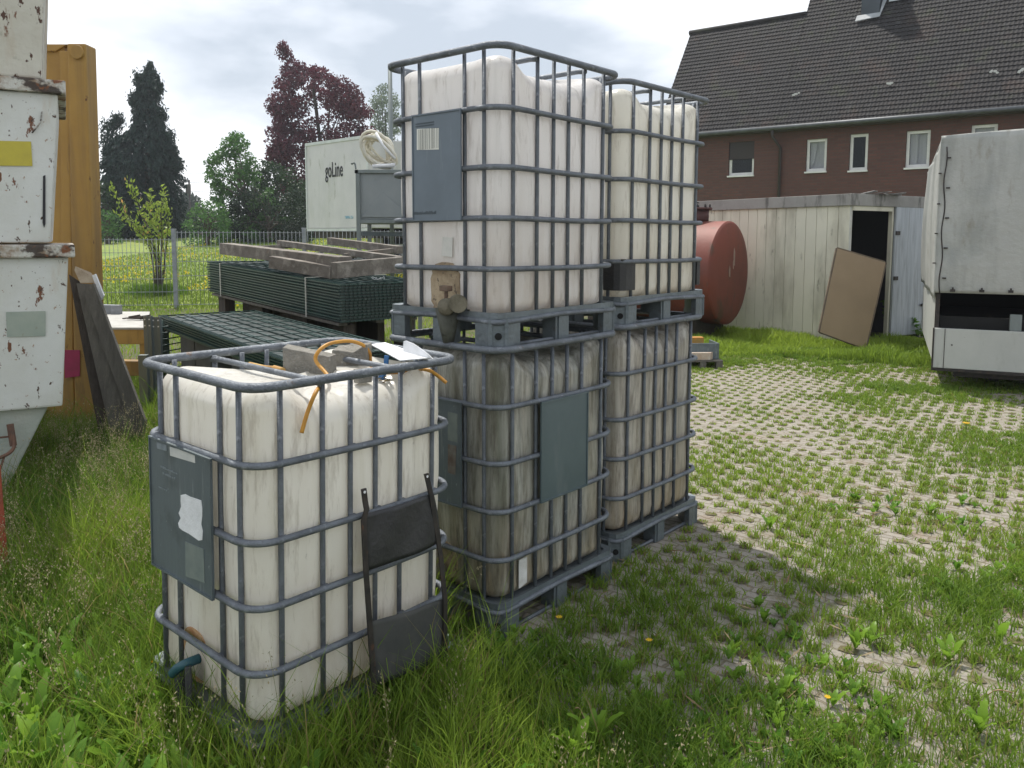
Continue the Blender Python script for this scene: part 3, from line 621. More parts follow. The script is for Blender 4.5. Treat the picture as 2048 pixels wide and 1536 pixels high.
# weathered sticks in the grass
for (a_, b_, lb) in (((145, 1098), (202, 1078), 'bleached stick lying in the grass left of the front tank, the longer and nearer one'), ((222, 1090), (268, 1060), 'short bleached stick lying in the grass right next to the front tank')):
    tag(MB().tube([gp(*a_, .10), gp((a_[0]+b_[0])/2, (a_[1]+b_[1])/2+1, .115), gp(*b_, .12)], .006, 7, r1=.004).build('stick', pm('grey_wood_stick', (.38, .34, .27), (.26, .22, .16), 30)), lb, 'stick', 'sticks in the grass')

# yellow steel container end behind the skips
yk = thing('yellow_container', 'tall old yellow steel container wall standing behind the white skips', 'container', tuple(at(160, 600, 6.2)*Vector((1, 1, 0)) if False else (at(160, 600, 6.2).x, 6.2, 0)))
YY = 6.2
def hx(xa0, xb0, xa1, xb1, zt_, Y0, Y1, z0=0.0, a=0.0):
    def X(px, Y, t_): return at(px, 95 if t_ else 900, Y).x
    return ([Vector((X(xa0, Y0, 0), Y0, z0)), Vector((X(xb0, Y0, 0), Y0, z0)), Vector((X(xb0, Y0, 0), Y1, z0)), Vector((X(xa0, Y0, 0), Y1, z0))],
            [Vector((X(xa1, Y0, 1), Y0, zt_)), Vector((X(xb1, Y0, 1), Y0, zt_)), Vector((X(xb1, Y0, 1), Y1, zt_-a)), Vector((X(xa1, Y0, 1), Y1, zt_-a))])
zy = at(100, 88, YY).z
MB().hexa(*hx(-120, 150, -120, 130, zy-.02, YY+.04, YY+.10)).build('wall_panel', M_['yellowpaint'], yk)
MB().hexa(*hx(152, 197, 134, 171, zy, YY-.02, YY+.14)).build('corner_post', M_['yellowpaint'], yk, bevel=.012)
MB().hexa(*hx(128, 150, 118, 137, zy-.05, YY+.00, YY+.05)).build('side_rib', M_['yellowpaint'], yk, bevel=.008)
MB().hexa(*hx(-120, 150, -120, 137, zy+.005, YY+.02, YY+.12, zy-.05)).build('top_rail', M_['yellowpaint'], yk, bevel=.008)
b = MB(); c_ = at(158, 106, YY); b.disc((c_.x, YY+.12, c_.z), (0, -1, 0), .052, .16, 24); b.build('round_cap', M_['yellowpaint'], yk, bevel=.006)
P_ = [at(x_, y_, YY-.024) for x_, y_ in [(128, 700), (160, 700), (160, 752), (130, 756)]]
MB().slab(P_, (0, -.003, 0)).build('sticker', pm('magenta_sticker', (.36, .03, .10), (.28, .03, .08), 14), yk, label='magenta sticker')

# weathered planks leaning
M_['greywood'] = pm('weathered_wood', (.15, .14, .12), (.09, .082, .07), 3, .3, .7, .9, bump=.6, bscale=20, stretch=(6, 6, .8), spots=[((.19, .17, .14), 9, .58, .7, .6, (5, 5, .5))])
M_['darkwood'] = pm('dark_wood', (.075, .06, .048), (.04, .032, .026), 3, .3, .7, .9, bump=.6, bscale=16, stretch=(6, 6, .8))
M_['cutwood'] = pm('wood_end', (.42, .35, .26), (.30, .24, .17), 10, rough=.9, bump=.4)
def plank(px, lab, mat, Ya, Yb, th):
    tl, tr, br, bl = px
    q = [at(*tl, Ya), at(*tr, Ya), at(*br, Yb), at(*bl, Yb)]
    n_ = (q[1]-q[0]).cross(q[2]-q[1]).normalized(); n_ = n_ if n_.y > 0 else -n_
    o = MB().slab(q, n_*th).build('plank', mat, None, bevel=.004); tag(o, lab, 'plank', 'planks leaning by the skips'); return o
plank([(137, 548), (158, 562), (262, 960), (196, 860)], 'darkest weathered plank, hard against the white skips', M_['darkwood'], 6.05, 5.72, .03)
plank([(152, 566), (182, 568), (290, 890), (226, 890)], 'middle grey plank leaning behind the front tank, lying under the widest one', M_['greywood'], 5.98, 5.66, .03)
plank([(166, 583), (186, 566), (290, 842), (280, 900)], 'widest and topmost grey plank of those leaning beside the skips', M_['greywood'], 5.9, 5.6, .028)
q = [at(150, 538, 6.0), at(200, 560, 6.0), at(206, 598, 5.95), at(188, 570, 5.95)]
tag(MB().slab([at(148, 540, 6.05), at(180, 553, 6.05), at(190, 566, 6.0), at(160, 566, 6.0)], (0, .02, .03)).build('wood_offcut', M_['cutwood'], bevel=.003), 'pale split offcut resting across the top of the leaning planks', 'wood offcut')
tag(MB().slab([at(184, 551, 6.0), at(190, 548, 6.0), at(207, 591, 5.95), at(202, 600, 5.95)], (0, .02, 0)).build('white_board', M_['paper']), 'narrow white board edge at the top of the leaning planks', 'board')
# upright steel channels
M_['channel'] = pm('galvanised_channel', (.22, .25, .25), (.15, .175, .17), 5, .3, .7, .55, .4, .2, stretch=(1, 1, .3))
for (xa, xb, yt, Y, lb) in ((286, 301, 632, 6.95, 'left galvanised steel channel with bolt holes standing behind the front tank'), (303, 319, 634, 6.98, 'right galvanised steel channel standing tight beside its twin')):
    a_ = at(xa, yt, Y); c_ = at(xb, yt, Y); wd = c_.x-a_.x
    t = thing('steel_channel', lb, 'steel channel', (a_.x, Y, 0), 0, 'upright steel channels')
    b = MB(); M = Fr((a_.x, Y, 0), (1, .0, 0)); b.box(0, wd, 0, .004, 0, a_.z, M); b.box(0, .004, .004, .04, 0, a_.z, M); b.box(wd-.004, wd, .004, .04, 0, a_.z, M); b.box(wd*.44, wd*.56, -.006, -.0005, 0, a_.z, M); b.build('profile', M_['channel'], t)
    b = MB()
    for z_ in (.03, .085):
        for x_ in (.2, .8): b.disc((a_.x+wd*x_, Y, a_.z-z_), (0, -1, 0), .007, .0015, 10)
    b.build('bolt_holes', M_['paper'], t)
b = MB(); a_ = at(270, 712, 6.7); b.box(0, .075, 0, .05, 0, a_.z, Fr((a_.x, 6.75, 0), (1, 0, 0)))
tag(b.build('steel_post', M_['channel'], bevel=.004), 'short dull steel post at the foot of the channels', 'post')
# yellow scaffold deck with pavers
yd = thing('yellow_table', 'low yellow steel platform with a pale top behind the leaning planks', 'platform', (at(240, 640, 8.6).x, 8.6, 0))
zt_ = at(240, 655, 7.9).z
q = [at(196, 650, 7.9), at(292, 660, 7.9), at(300, 626, 9.6), at(196, 624, 9.6)]
for p in q: p.z = zt_
MB().slab(q, (0, 0, -.02)).build('deck', pm('pale_deck', (.44, .43, .40), (.34, .33, .30), 8, bump=.3), yd)
MB().slab([p+Vector((0, .008 if i < 2 else -.02, -.0205)) for i, p in enumerate(q)], (0, 0, -.15)).build('frame', M_['yellowpaint'], yd, bevel=.006)
for i, p in enumerate(q):
    s_ = Vector((.05 if i in (0, 3) else -.05, .05 if i < 2 else -.05, 0)); b = MB(); b.box(p.x+s_.x-.03, p.x+s_.x+.03, p.y+s_.y-.03, p.y+s_.y+.03, 0, zt_-.171); b.build('leg', M_['yellowpaint'], yd)
b = MB(); a_ = at(252, 722, 7.3); b.box(-.3, .25, 0, .10, 0, .14, Fr((a_.x, 7.3, a_.z-.14), (1, -.1, 0)))
tag(b.build('yellow_beam', M_['yellowpaint'], bevel=.006), 'short yellow steel beam below the platform, seen between planks and channels', 'beam')
for k in range(3):
    a_ = at(205+17*k, 624, 9.45-.0*k); b = MB(); b.box(0, .098, 0, .09, 0, .105-.0*k, Fr((a_.x+.0, 9.3-.03*k, zt_+.001), (1, .05, 0)))
    tag(b.build('paving_stone', pm('paver_grey', (.24, .25, .27), (.19, .20, .21), 20, bump=.3), bevel=.004), ['left grey paving stone standing on the yellow platform', 'middle grey paving stone standing on the yellow platform', 'right grey paving stone standing on the yellow platform'][k], 'paving stone', 'paving stones on the platform')
b = MB(); rr = random.Random(3)
for k in range(9):
    p = at(rr.uniform(245, 285), rr.uniform(634, 640), 8.6); p.z = zt_+rr.uniform(.01, .04); b.beam(p, p+Vector((rr.uniform(.06, .16), rr.uniform(-.1, .1), rr.uniform(-.008, .02))), .025, .012)
tag(b.build('scrap', M_['darkwood']), 'small heap of dark scrap strips lying on the yellow platform', 'scrap')

# ------------------------------------------------------------------ stacks of green fence panels
M_['green'] = pm('green_coating', (.012, .055, .045), (.010, .040, .034), 6, rough=.36, spec=.8, spots=[((.16, .20, .18), 30, .58, .70, .5)])
M_['greendark'] = pm('green_coating_shade', (.006, .022, .019), (.010, .02, .018), 6, rough=.5)  # darker copy of the green coating, shade inside the bundles in its colour
M_['strap'] = pm('steel_strap', (.42, .42, .38), (.30, .30, .27), 20, rough=.5)
def panelstack(label, P0, P1, wd, zb0, zb1, n, th, name='fence_panel_bundle', teeth=True, cross=14):
    # P0 far-left corner, P1 near-right corner of the front long edge (ground xy); zb bottom heights; n panels of thickness th
    P0, P1 = Vector((*P0, 0)), Vector((*P1, 0)); d = P1-P0; Ln = d.length; d.normalize(); q = Vector((-d.y, d.x, 0))
    if q.y < 0: q = -q
    t = thing(name, label, 'fence panels', tuple(P0+d*Ln/2+Vector((0, 0, min(zb0, zb1)))), group='bundles of green mesh fence panels')
    rods = MB(); ends = MB(); rr = random.Random(2)
    def pt(a, c, z): return P0+d*a+q*c+Vector((0, 0, zb0+(zb1-zb0)*a/Ln+z))
    for k in range(n):
        z = th*(k+.5); o1 = rr.uniform(-.012, .012); o2 = rr.uniform(-.012, .012)
        # long double rods at the edge and across the panel
        for c in [0.0+o1]+[wd*(j+1)/4 for j in range(4)]+([wd*(j+.5)/9 for j in range(9)] if k == n-1 else []):
            rods.beam(pt(o2-.01, c, z), pt(Ln+o2+.01, c, z), .014, th*.42)
        if teeth:
            st = .030
            m_ = int(Ln/st)
            top = k >= n-1
            for j in range(m_+1):
                a = j*st
                rods.beam(pt(a, -.009+o1, z+th*.30), pt(a, (wd if (top and j % 9 == 0) else .05), z+th*.30), .006, th*.30)
        for j in range(int(wd/.045)):
            ends.beam(pt(Ln-.02+o2, j*.045, z), pt(Ln+.022+o2, j*.045, z), .006, th*.32)
        ends.beam(pt(Ln+o2, 0, z), pt(Ln+o2, wd, z), .010, th*.42)
        rods.beam(pt(o2, 0, z), pt(o2, wd, z), .010, th*.42)
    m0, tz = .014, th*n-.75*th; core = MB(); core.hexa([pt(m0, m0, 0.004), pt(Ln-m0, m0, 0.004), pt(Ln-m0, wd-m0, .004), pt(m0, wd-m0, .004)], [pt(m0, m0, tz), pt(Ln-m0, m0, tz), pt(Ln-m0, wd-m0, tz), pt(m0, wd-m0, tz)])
    rods.build('panel_rods', M_['green'], t); ends.build('panel_ends', M_['green'], t); core.build('shaded_core', M_['greendark'], t)
    return t, pt, Ln, d, q, n*th
U0, U1 = at(416, 520, 9.5), at(680, 566, 7.2)
zb1 = at(680, 647, 7.2).z; zb0 = at(416, 584, 9.5).z; th_u = (at(680, 567, 7.2).z-zb1)/13
up, upt, uL, ud, uq, uh = panelstack('upper bundle of green mesh fence panels strapped on a wooden base under the timbers', (U0.x, U0.y), (U1.x, U1.y), .92, zb0, zb1, 13, th_u)
for a in (.13*uL, .80*uL):
    b = MB(); b.beam(upt(a, -.022, -.01), upt(a, -.022, uh+.004), .028, .002, up=uq); b.beam(upt(a, -.022, uh+.006), upt(a, .9, uh+.006), .028, .003); b.build('steel_strap', M_['strap'], up)
b = MB(); rr = random.Random(8)
for k in range(10): p = upt(uL*.96, .50+rr.uniform(-.06, .06), uh+.01); b.beam(p, p+Vector((rr.uniform(-.07, .07), rr.uniform(-.05, .05), rr.uniform(0, .03))), .008, .004)
b.build('cable_ties', M_['paper'], up)
# wooden base of the upper bundle
wb = thing('wooden_pallet', 'dark wooden base with thick blocks carrying the upper bundle of fence panels', 'pallet', tuple(upt(uL/2, .4, -zb1)))
for k, a in enumerate((.22, .28*uL+.35, .62*uL+.3, uL-.16)):
    for c in (.06, .74):
        p0 = upt(a, c, -.075); b = MB(); Mf = Fr((p0.x, p0.y, 0), (ud.x, ud.y)); b.box(-.10, .10, 0, .12, 0 if k in (0, 3) else .0, p0.z+.045, Mf); b.build('block', M_['darkwood'], wb, bevel=.004)
for c in (.30, .62):  # added dark beams that shut out the bright gaps under the bundle
    b = MB(); p0 = upt(.35, c, -.06); p1 = upt(uL-.3, c, -.06); b.hexa([Vector((p.x+o_.x, p.y+o_.y, .01)) for p, o_ in ((p0, uq*-.04), (p1, uq*-.04), (p1, uq*.04), (p0, uq*.04))], [Vector((p.x+o_.x, p.y+o_.y, p.z+.03)) for p, o_ in ((p0, uq*-.04), (p1, uq*-.04), (p1, uq*.04), (p0, uq*.04))]); b.build('gap_blocker_beam', M_['darkwood'], wb)
b = MB()
for c in (.04, .44, .82): b.beam(upt(.1, c, -.015), upt(uL-.03, c, -.015), .09, .024)
b.build('deck_boards', M_['greywood'], wb)
# timbers lying on top of it
M_['timber'] = pm('old_timber', (.21, .185, .16), (.12, .105, .088), 2.5, .3, .7, .9, bump=.5, bscale=16, stretch=(3, 3, 3), spots=[((.34, .31, .27), 7, .5, .66, .8), ((.20, .12, .08), 3, .64, .7, .4)])
def timber(pa, pb, Ya, Yb, za, wd, ht, lb):
    a = at(*pa, Ya); c = at(*pb, Yb); o = MB().beam(a, c, wd, ht).build('timber', M_['timber'], None, bevel=.006); tag(o, lb, 'timber beam', 'timbers on the fence panel bundle'); return o
timber((545, 524), (668, 545), 8.2, 7.75, 0, .10, .125, 'short thick timber lying crosswise in the middle of the fence panel bundle')
timber((668, 541), (800, 529), 7.35, 7.9, 0, .09, .15, 'deep timber at the right front of the bundle, running behind the clean tank')
timber((452, 497), (690, 527), 9.4, 7.7, 0, .16, .13, 'long split timber from the left end of the bundle to the middle')
timber((560, 486), (800, 519), 9.9, 8.4, 0, .09, .07, 'long thin timber, middle one on the bundle, running to the right')
timber((660, 482), (800, 500), 10.2, 9.2, 0, .09, .09, 'rearmost long timber, nearest the grey hopper')
timber((470, 497), (600, 492), 9.7, 9.9, 0, .07, .05, 'short timber at the back left of the bundle')
timber((690, 512), (800, 500), 8.9, 9.3, 0, .08, .06, 'short timber between the two rear long timbers')
# lower bundle
V0, V1 = at(318, 628, 7.7), at(566, 722, 5.3)
zb0 = at(318, 645, 7.7).z-.06; zb1 = at(566, 722, 5.3).z-.12; th_l = .022
lo, lpt, lL, ld, lq, lh = panelstack('lower bundle of green mesh fence panels lying behind the front tank', (V0.x, V0.y), (V1.x, V1.y), .95, zb0, zb1, 6, th_l)
b = MB(); p = at(307, 662, 7.5); b.box(0, .055, 0, .05, -.06, .06, Fr(p, (1, .2, 0))); tag(b.build('wood_wedge', M_['cutwood'], bevel=.004), 'small pale wood wedge beside the lower fence panel bundle and the channels', 'wood wedge')
for k, (a, lb) in enumerate(((.50, 'grey concrete block under the left part of the lower fence panel bundle'), (.95, 'grey concrete block under the lower fence panel bundle, right of its twin'), (1.9, 'grey concrete block under the right part of the lower bundle'))):
    p = lpt(a, .05, 0); b = MB(); b.box(0, .42, 0, .3, 0, p.z-.012, Fr((p.x, p.y, 0), (ld.x, ld.y))); tag(b.build('support_block', pm('dark_block', (.10, .10, .095), (.07, .07, .065), 9, bump=.4), bevel=.006), lb, 'support block', 'blocks under the lower bundle')
t = thing('fence_panel_bundle', 'low dark bundle of green panels standing on edge left of the lower bundle', 'fence panels', tuple(at(320, 700, 7.3)*Vector((1, 1, 0))), group='bundles of green mesh fence panels')
b = MB(); rr = random.Random(6)
for k in range(14):
    p0 = at(318+k*1.5, 690, 7.35+.03*k); b.tube([(p0.x, p0.y, .05), (p0.x, p0.y, .78)], .006, 5)
for k in range(12): p0 = at(318, 690, 7.3); b.tube([(p0.x, p0.y, .1+k*.058), (p0.x+.12+rr.uniform(-.02, .03), p0.y+.4, .1+k*.058)], .006, 5)
b.build('panel_rods', M_['green'], t)

# ------------------------------------------------------------------ mesh fence along the lawn
M_['fence'] = pm('fence_galv', (.30, .32, .34), (.22, .24, .26), 10, rough=.5, metal=.4)
posts = [(150, 17.2, 477, -.02), (347, 17.5, 460, 0), (608, 18.2, 458, 0), (880, 18.9, 458, 0), (1160, 19.6, 458, 0)]
fe = thing('mesh_fence', 'grey double-rod mesh fence along the edge of the lawn', 'fence', (at(347, 474, 17.5).x, 17.5, 0))
PX = []
for px, Y, yt, _ in posts:
    a_ = at(px, yt, Y); PX.append(a_); b = MB(); b.box(a_.x-.045, a_.x+.045, Y-.03, Y+.03, 0, a_.z); b.build('fence_post', M_['fence'], fe, bevel=.006)
    b = MB(); b.box(a_.x-.05, a_.x+.05, Y-.035, Y+.035, a_.z, a_.z+.03); b.build('post_cap', M_['black'] if False else M_['fence'], fe)
for i in range(len(PX)-1):
    a_, c_ = PX[i], PX[i+1]; b = MB(); ztop = (1.575-.004*17.2 if i == 0 else a_.z-.05)
    n_ = int((c_-a_).length/.085)
    for k in range(1, n_):
        p = a_+(c_-a_)*k/n_; b.tube([(p.x, p.y-.04, .05), (p.x, p.y-.04, ztop+.03)], .0058, 4)
    for k in range(6):
        z_ = .08+(ztop-.08)*k/5
        for o_ in (-.048, -.032): b.beam((a_.x, a_.y+o_, z_), (c_.x, c_.y+o_, z_), .008, .011)
    b.build('mesh_panel', M_['fence'], fe)

# ------------------------------------------------------------------ lorry trailer with lettering, hopper, hose coil
M_['trailer'] = pm('trailer_white', (.63, .61, .625), (.54, .53, .55), 1.2, .3, .7, .5, spots=[((.34, .36, .30), 1.6, .5, .75, .55, (1, 1, .25)), ((.25, .25, .20), 5, .62, .72, .5, (1, 1, .3))])
Y0_, Y1_ = 26.0, 23.8
ta, tb = at(612, 292, Y0_), at(735, 274, Y1_); ztr = (ta.z+tb.z)/2; zbr = (at(612, 453, Y0_).z+at(735, 461, Y1_).z)/2
tdir = Vector((tb.x-ta.x, tb.y-ta.y, 0)); tl_ = tdir.length; FT = Fr((ta.x, ta.y, 0), tdir)
tr = thing('box_trailer', 'white box trailer with dark lettering parked beyond the fence', 'trailer', (ta.x, ta.y, zgl(ta.x, ta.y)))
MB().box(0, tl_, 0, 1.8, zbr, ztr, FT).build('body', M_['trailer'], tr, bevel=.03)
b = MB(); b.box(-.02, tl_+.02, -.025, .05, ztr-.02, ztr+.07, FT); b.box(-.02, tl_+.02, -.025, .0, zbr-.08, zbr-.002, FT); b.box(-.025, .03, -.028, -.003, zbr, ztr-.03, FT); b.box(tl_-.04, tl_+.022, -.028, -.003, zbr, ztr-.03, FT)
b.build('edge_trim', M_['paper'] if False else pm('trim_grey', (.62, .64, .65), (.52, .54, .54), 3, rough=.4), tr)
b = MB(); b.box(.1, tl_-.1, .2, 1.6, zbr-.30, zbr-.082, FT); b.build('chassis', M_['iron'], tr)
for k, xx in enumerate((.5, tl_-1.2, tl_-.5)):
    for yy in (.1, 1.4):
        zc_ = zgl(ta.x, 25)+.36; b = MB(); b.lathe([(0, -.1), (.30, -.1), (.34, -.07), (.34, .07), (.30, .1), (0, .1)], FT @ Matrix.Translation((xx, yy, zc_)) @ Matrix.Rotation(PI/2, 4, 'Z'), 20); b.build('wheel', M_['black'], tr)
def text_mesh(body, size, sx, M, mat, parent, name='lettering', bold=.004):
    cu = bpy.data.curves.new(name, 'FONT'); cu.body = body; cu.size = size; cu.extrude = .004; cu.space_character = 1.05; cu.offset = bold
    to = bpy.data.objects.new('tmp', cu); C.objects.link(to); dg = bpy.context.evaluated_depsgraph_get(); me = bpy.data.meshes.new_from_object(to.evaluated_get(dg)); bpy.data.objects.remove(to)
    Mi = MW[parent].inverted() @ M @ Matrix.Rotation(PI/2, 4, 'X') @ Matrix.Diagonal((sx, 1, 1, 1))
    me.transform(Mi); me.materials.clear(); me.materials.append(mat); o = bpy.data.objects.new(name, me); C.objects.link(o); o.parent = parent; return o
nT = -(FT.to_3x3() @ Vector((0, 1, 0)))
c1_ = FT.inverted() @ pl(651, 355, FT @ Vector((0, -.004, 0)), nT); c2_ = FT.inverted() @ pl(686, 357, FT @ Vector((0, -.004, 0)), nT)
tx = text_mesh('goLine', .66, 1, FT @ Matrix.Translation((c1_.x, -.012, c1_.z)), M_['ink'], tr)
wx = max(v_.co.x for v_ in tx.data.vertices)-min(v_.co.x for v_ in tx.data.vertices)
me = tx.data; F_ = FT.inverted() @ MW[tr]
xs_ = [(F_ @ v_.co).x for v_ in me.vertices]; k_ = (c2_.x-c1_.x)/(max(xs_)-min(xs_)); x0_ = min(xs_); Fi = F_.inverted()
for v_ in me.vertices: p = F_ @ v_.co; p.x = c1_.x+(p.x-x0_)*k_; v_.co = Fi @ p
c3_ = FT.inverted() @ pl(690, 434, FT @ Vector((0, -.004, 0)), nT); b = MB(); b.box(c3_.x, c3_.x+.42, -.010, -.003, c3_.z-.05, c3_.z+.03, FT); b.build('blue_emblem', pm('pale_blue_print', (.18, .34, .46), (.5, .55, .58), 9, .45, .55), tr)
# pale cab seen past the trailer
cabt = thing('delivery_van', 'pale vehicle front showing between trailer and tanks beneath the hopper', 'van', tuple(at(770, 474, 25.5)*Vector((1, 1, 0))+Vector((0, 0, .2))))
c_ = at(735, 474, 25.5); b = MB(); b.box(0, 1.8, 0, 1.3, .62, 1.95, Fr((c_.x+.2, 25.5, 0), (1, .1, 0))); b.build('body', M_['trailer'], cabt, bevel=.12)
for k in (.3, 1.4): b = MB(); b.lathe([(0, -.1), (.28, -.1), (.32, -.07), (.32, .07), (.28, .1), (0, .1)], Fr((c_.x+.2+k, 25.5, .55), (0, 1, 0)), 18); b.build('wheel', M_['black'], cabt)
b = MB(); b.box(.3, 1.5, -.02, -.005, 1.35, 1.85, Fr((c_.x+.2, 25.5, 0), (1, .1, 0))); b.build('windscreen', M_['hole'], cabt)
# grey hopper on legs
hp = thing('steel_hopper', 'grey sheet-steel hopper on legs behind the clean upper tank', 'hopper', tuple(at(750, 474, 12)*Vector((1, 1, 0))))
hx0, hx1 = at(714, 340, 12).x, at(830, 340, 12).x; zt2, zb2 = at(750, 341, 12).z, at(750, 439, 12).z
M_['hop'] = pm('dull_steel', (.20, .225, .235), (.26, .285, .29), 1.6, .3, .7, .5, .4, .15, spots=[((.10, .11, .11), 3, .6, .75, .6)])
b = MB(); b.box(hx0, hx1, 12, 12.9, zb2, zt2-.04); b.build('bin', M_['hop'], hp, bevel=.01)
b = MB(); xm = (hx0+hx1)/2-.05; b.slab([(hx0+.06, 11.992, zb2+.03), (xm, 11.992, zt2-.32), (hx1-.06, 11.992, zb2+.03)], (0, -.010, 0)); b.build('pressed_panel', M_['hop'], hp, bevel=.006)
b = MB(); b.box(hx0-.03, hx1+.03, 11.96, 12.02, zt2-.045, zt2+.01); b.box(hx0-.03, hx0+.03, 11.96, 12.94, zt2-.045, zt2+.01); b.box(hx0-.01, hx1+.01, 11.97, 12.9, zb2-.06, zb2-.001); b.build('rim', M_['channel'], hp, bevel=.008)
for x_ in (hx0, hx1-.06):
    for y_ in (11.96, 12.86): b = MB(); b.box(x_-.015, x_+.045, y_, y_+.05, 0, zt2-.05 if x_ == hx0 else zb2-.06); b.build('leg', M_['channel'], hp)
b = MB(); b.tube(curve_pts([at(712, 338, 11.95), at(709, 326, 11.95), at(704, 328, 11.95), at(703, 326, 11.95)]), .012, 8); b.build('lifting_hook', M_['channel'], hp)
# frame / wheels seen below the hopper
b = MB(); xm0 = at(715, 470, 12.2).x; b.beam((xm0, 12.3, at(0, 466, 12.3).z), (hx1+.4, 12.5, at(0, 468, 12.4).z), .12, .06); b.build('base_beam', M_['galv_plate'], hp)
# pole
tag(MB().tube([at(784, 474, 13.2)*Vector((1, 1, 0)), at(784, 128, 13.2)*Vector((0, 1, 1))+Vector((at(784, 474, 13.2).x, 0, 0))], .035, 10).build('steel_pole', M_['channel']), 'thin grey steel pole just left of the clean upper tank', 'pole')
# coil of white hose on the hopper
hc = thing('hose_coil', 'bundle of cream white hose coiled on top of the grey hopper', 'hose', tuple(at(750, 341, 12.3)))
b = MB(); rr = random.Random(12)
for k in range(15):
    cx0_, cy0_ = 757+rr.uniform(-5, 6), 298+rr.uniform(-4, 6); rx_, ry_ = rr.uniform(22, 34), rr.uniform(17, 29)
    tl2 = rr.uniform(.6, .95); Yk = 12.1+.035*k; pts = []
    if k < 3: rx_ += 7; ry_ += 4; cx0_ -= 3
    for j in range(20):
        a_ = 2*PI*j/20; u_ = rx_*math.cos(a_)*(1+.25*max(0, math.cos(a_))); v2 = ry_*math.sin(a_)
        pts.append(at(cx0_+u_*math.cos(tl2)-v2*math.sin(tl2)*.8, min(336, cy0_+u_*math.sin(tl2)+v2*math.cos(tl2)), Yk+.05*math.sin(a_+k)))
    b.tube(pts, .020 if k > 2 else .025, 8, True)
b.build('coils', pm('cream_hose', (.66, .61, .47), (.76, .74, .66), 9, rough=.5, transl=.15), hc)
b = MB(); b.tube([at(752, 266, 12.05), at(765, 290, 12.0), at(790, 318, 12.0)], .022, 8); b.tube([at(745, 333, 12.05), at(790, 330, 12.05)], .03, 8); b.build('loose_end', M_['paper'], hc)

# ------------------------------------------------------------------ brick house
EW0, EW1 = at(1400, 268, 26.4), at(2048, 215, 21.0); ze = 4.94
hd = Vector((EW1.x-EW0.x, EW1.y-EW0.y, 0)).normalized(); FH = Fr((EW0.x, EW0.y, 0), hd); hn = FH.to_3x3() @ Vector((0, 1, 0)); FHi = FH.inverted()
def hw(px, py, off=0.0):              # photo pixel -> house wall coordinates (along, z)
    p = FHi @ pl(px, py, FH @ Vector((0, off, 0)), hn); return p.x, p.z
hs = thing('brick_house', 'long red-brown brick house with a steep dark tiled roof behind the shed', 'house', tuple(FH @ Vector((4, 2, 0))))
def brickmat():
    m = bpy.data.materials.new('red_brown_brick'); m.use_nodes = True; t = m.node_tree; t.nodes.clear(); L = t.links.new
    tc = N(t, 'ShaderNodeTexCoord'); sp = N(t, 'ShaderNodeSeparateXYZ'); L(tc.outputs['Object'], sp.inputs[0])
    # along-wall coordinate = dot with wall direction
    cb = N(t, 'ShaderNodeCombineXYZ'); mx = N(t, 'ShaderNodeMath', operation='MULTIPLY'); mx.inputs[1].default_value = hd.x; my = N(t, 'ShaderNodeMath', operation='MULTIPLY'); my.inputs[1].default_value = hd.y
    ad = N(t, 'ShaderNodeMath', operation='ADD'); L(sp.outputs[0], mx.inputs[0]); L(sp.outputs[1], my.inputs[0]); L(mx.outputs[0], ad.inputs[0]); L(my.outputs[0], ad.inputs[1]); L(ad.outputs[0], cb.inputs[0]); L(sp.outputs[2], cb.inputs[1])
    br = N(t, 'ShaderNodeTexBrick'); br.inputs['Scale'].default_value = 1; br.inputs['Brick Width'].default_value = .22; br.inputs['Row Height'].default_value = .085; br.inputs['Mortar Size'].default_value = .010
    br.inputs['Color1'].default_value = (.125, .054, .042, 1); br.inputs['Color2'].default_value = (.088, .042, .035, 1); br.inputs['Mortar'].default_value = (.085, .055, .046, 1); L(cb.outputs[0], br.inputs['Vector'])
    n = N(t, 'ShaderNodeTexNoise'); n.inputs['Scale'].default_value = .7; n.inputs['Detail'].default_value = 5; L(tc.outputs['Object'], n.inputs['Vector'])
    mm = N(t, 'ShaderNodeMix', data_type='RGBA'); mr = N(t, 'ShaderNodeMapRange'); mr.inputs[1].default_value = .4; mr.inputs[2].default_value = .7; mr.inputs[4].default_value = .6; L(n.outputs['Fac'], mr.inputs[0]); L(mr.outputs[0], mm.inputs[0]); L(br.outputs['Color'], mm.inputs[6]); mm.inputs[7].default_value = (.09, .045, .036, 1)
    b = N(t, 'ShaderNodeBsdfPrincipled'); b.inputs['Roughness'].default_value = .85; L(mm.outputs[2], b.inputs['Base Color'])
    bp = N(t, 'ShaderNodeBump'); bp.inputs['Strength'].default_value = .5; bp.inputs['Distance'].default_value = .01; bp.invert = True; L(br.outputs['Fac'], bp.inputs['Height']); L(bp.outputs[0], b.inputs['Normal'])
    o = N(t, 'ShaderNodeOutputMaterial'); L(b.outputs[0], o.inputs[0]); return m
wins = [((1458, 284), (1507, 350), 'half-lowered dark shutter'), ((1613, 278), (1652, 342), ''), ((1700, 268), (1734, 340), ''), ((1813, 261), (1858, 334), ''), ((1943, 249), (1992, 318), '')]
WR = []
for (a_, c_, _) in wins:
    x0_, z1_ = hw(*a_); x1_, z0_ = hw(*c_); z1_ = (z1_+hw(c_[0], a_[1]-1)[1])/2; z0_ = (z0_+hw(a_[0], c_[1]+1)[1])/2; WR.append((x0_, x1_, z0_, z1_))
zs0 = min(r[2] for r in WR); zs1 = max(r[3] for r in WR); xl_, xr_ = -1.5, 14.0
b = MB(); cur = xl_
for (x0_, x1_, z0_, z1_) in WR:       # wall pieces around the openings
    b.box(cur, x0_, 0, .24, 0, ze-.1, FH); b.box(x0_, x1_, 0, .24, 0, z0_, FH); b.box(x0_, x1_, 0, .24, z1_, ze-.1, FH); cur = x1_
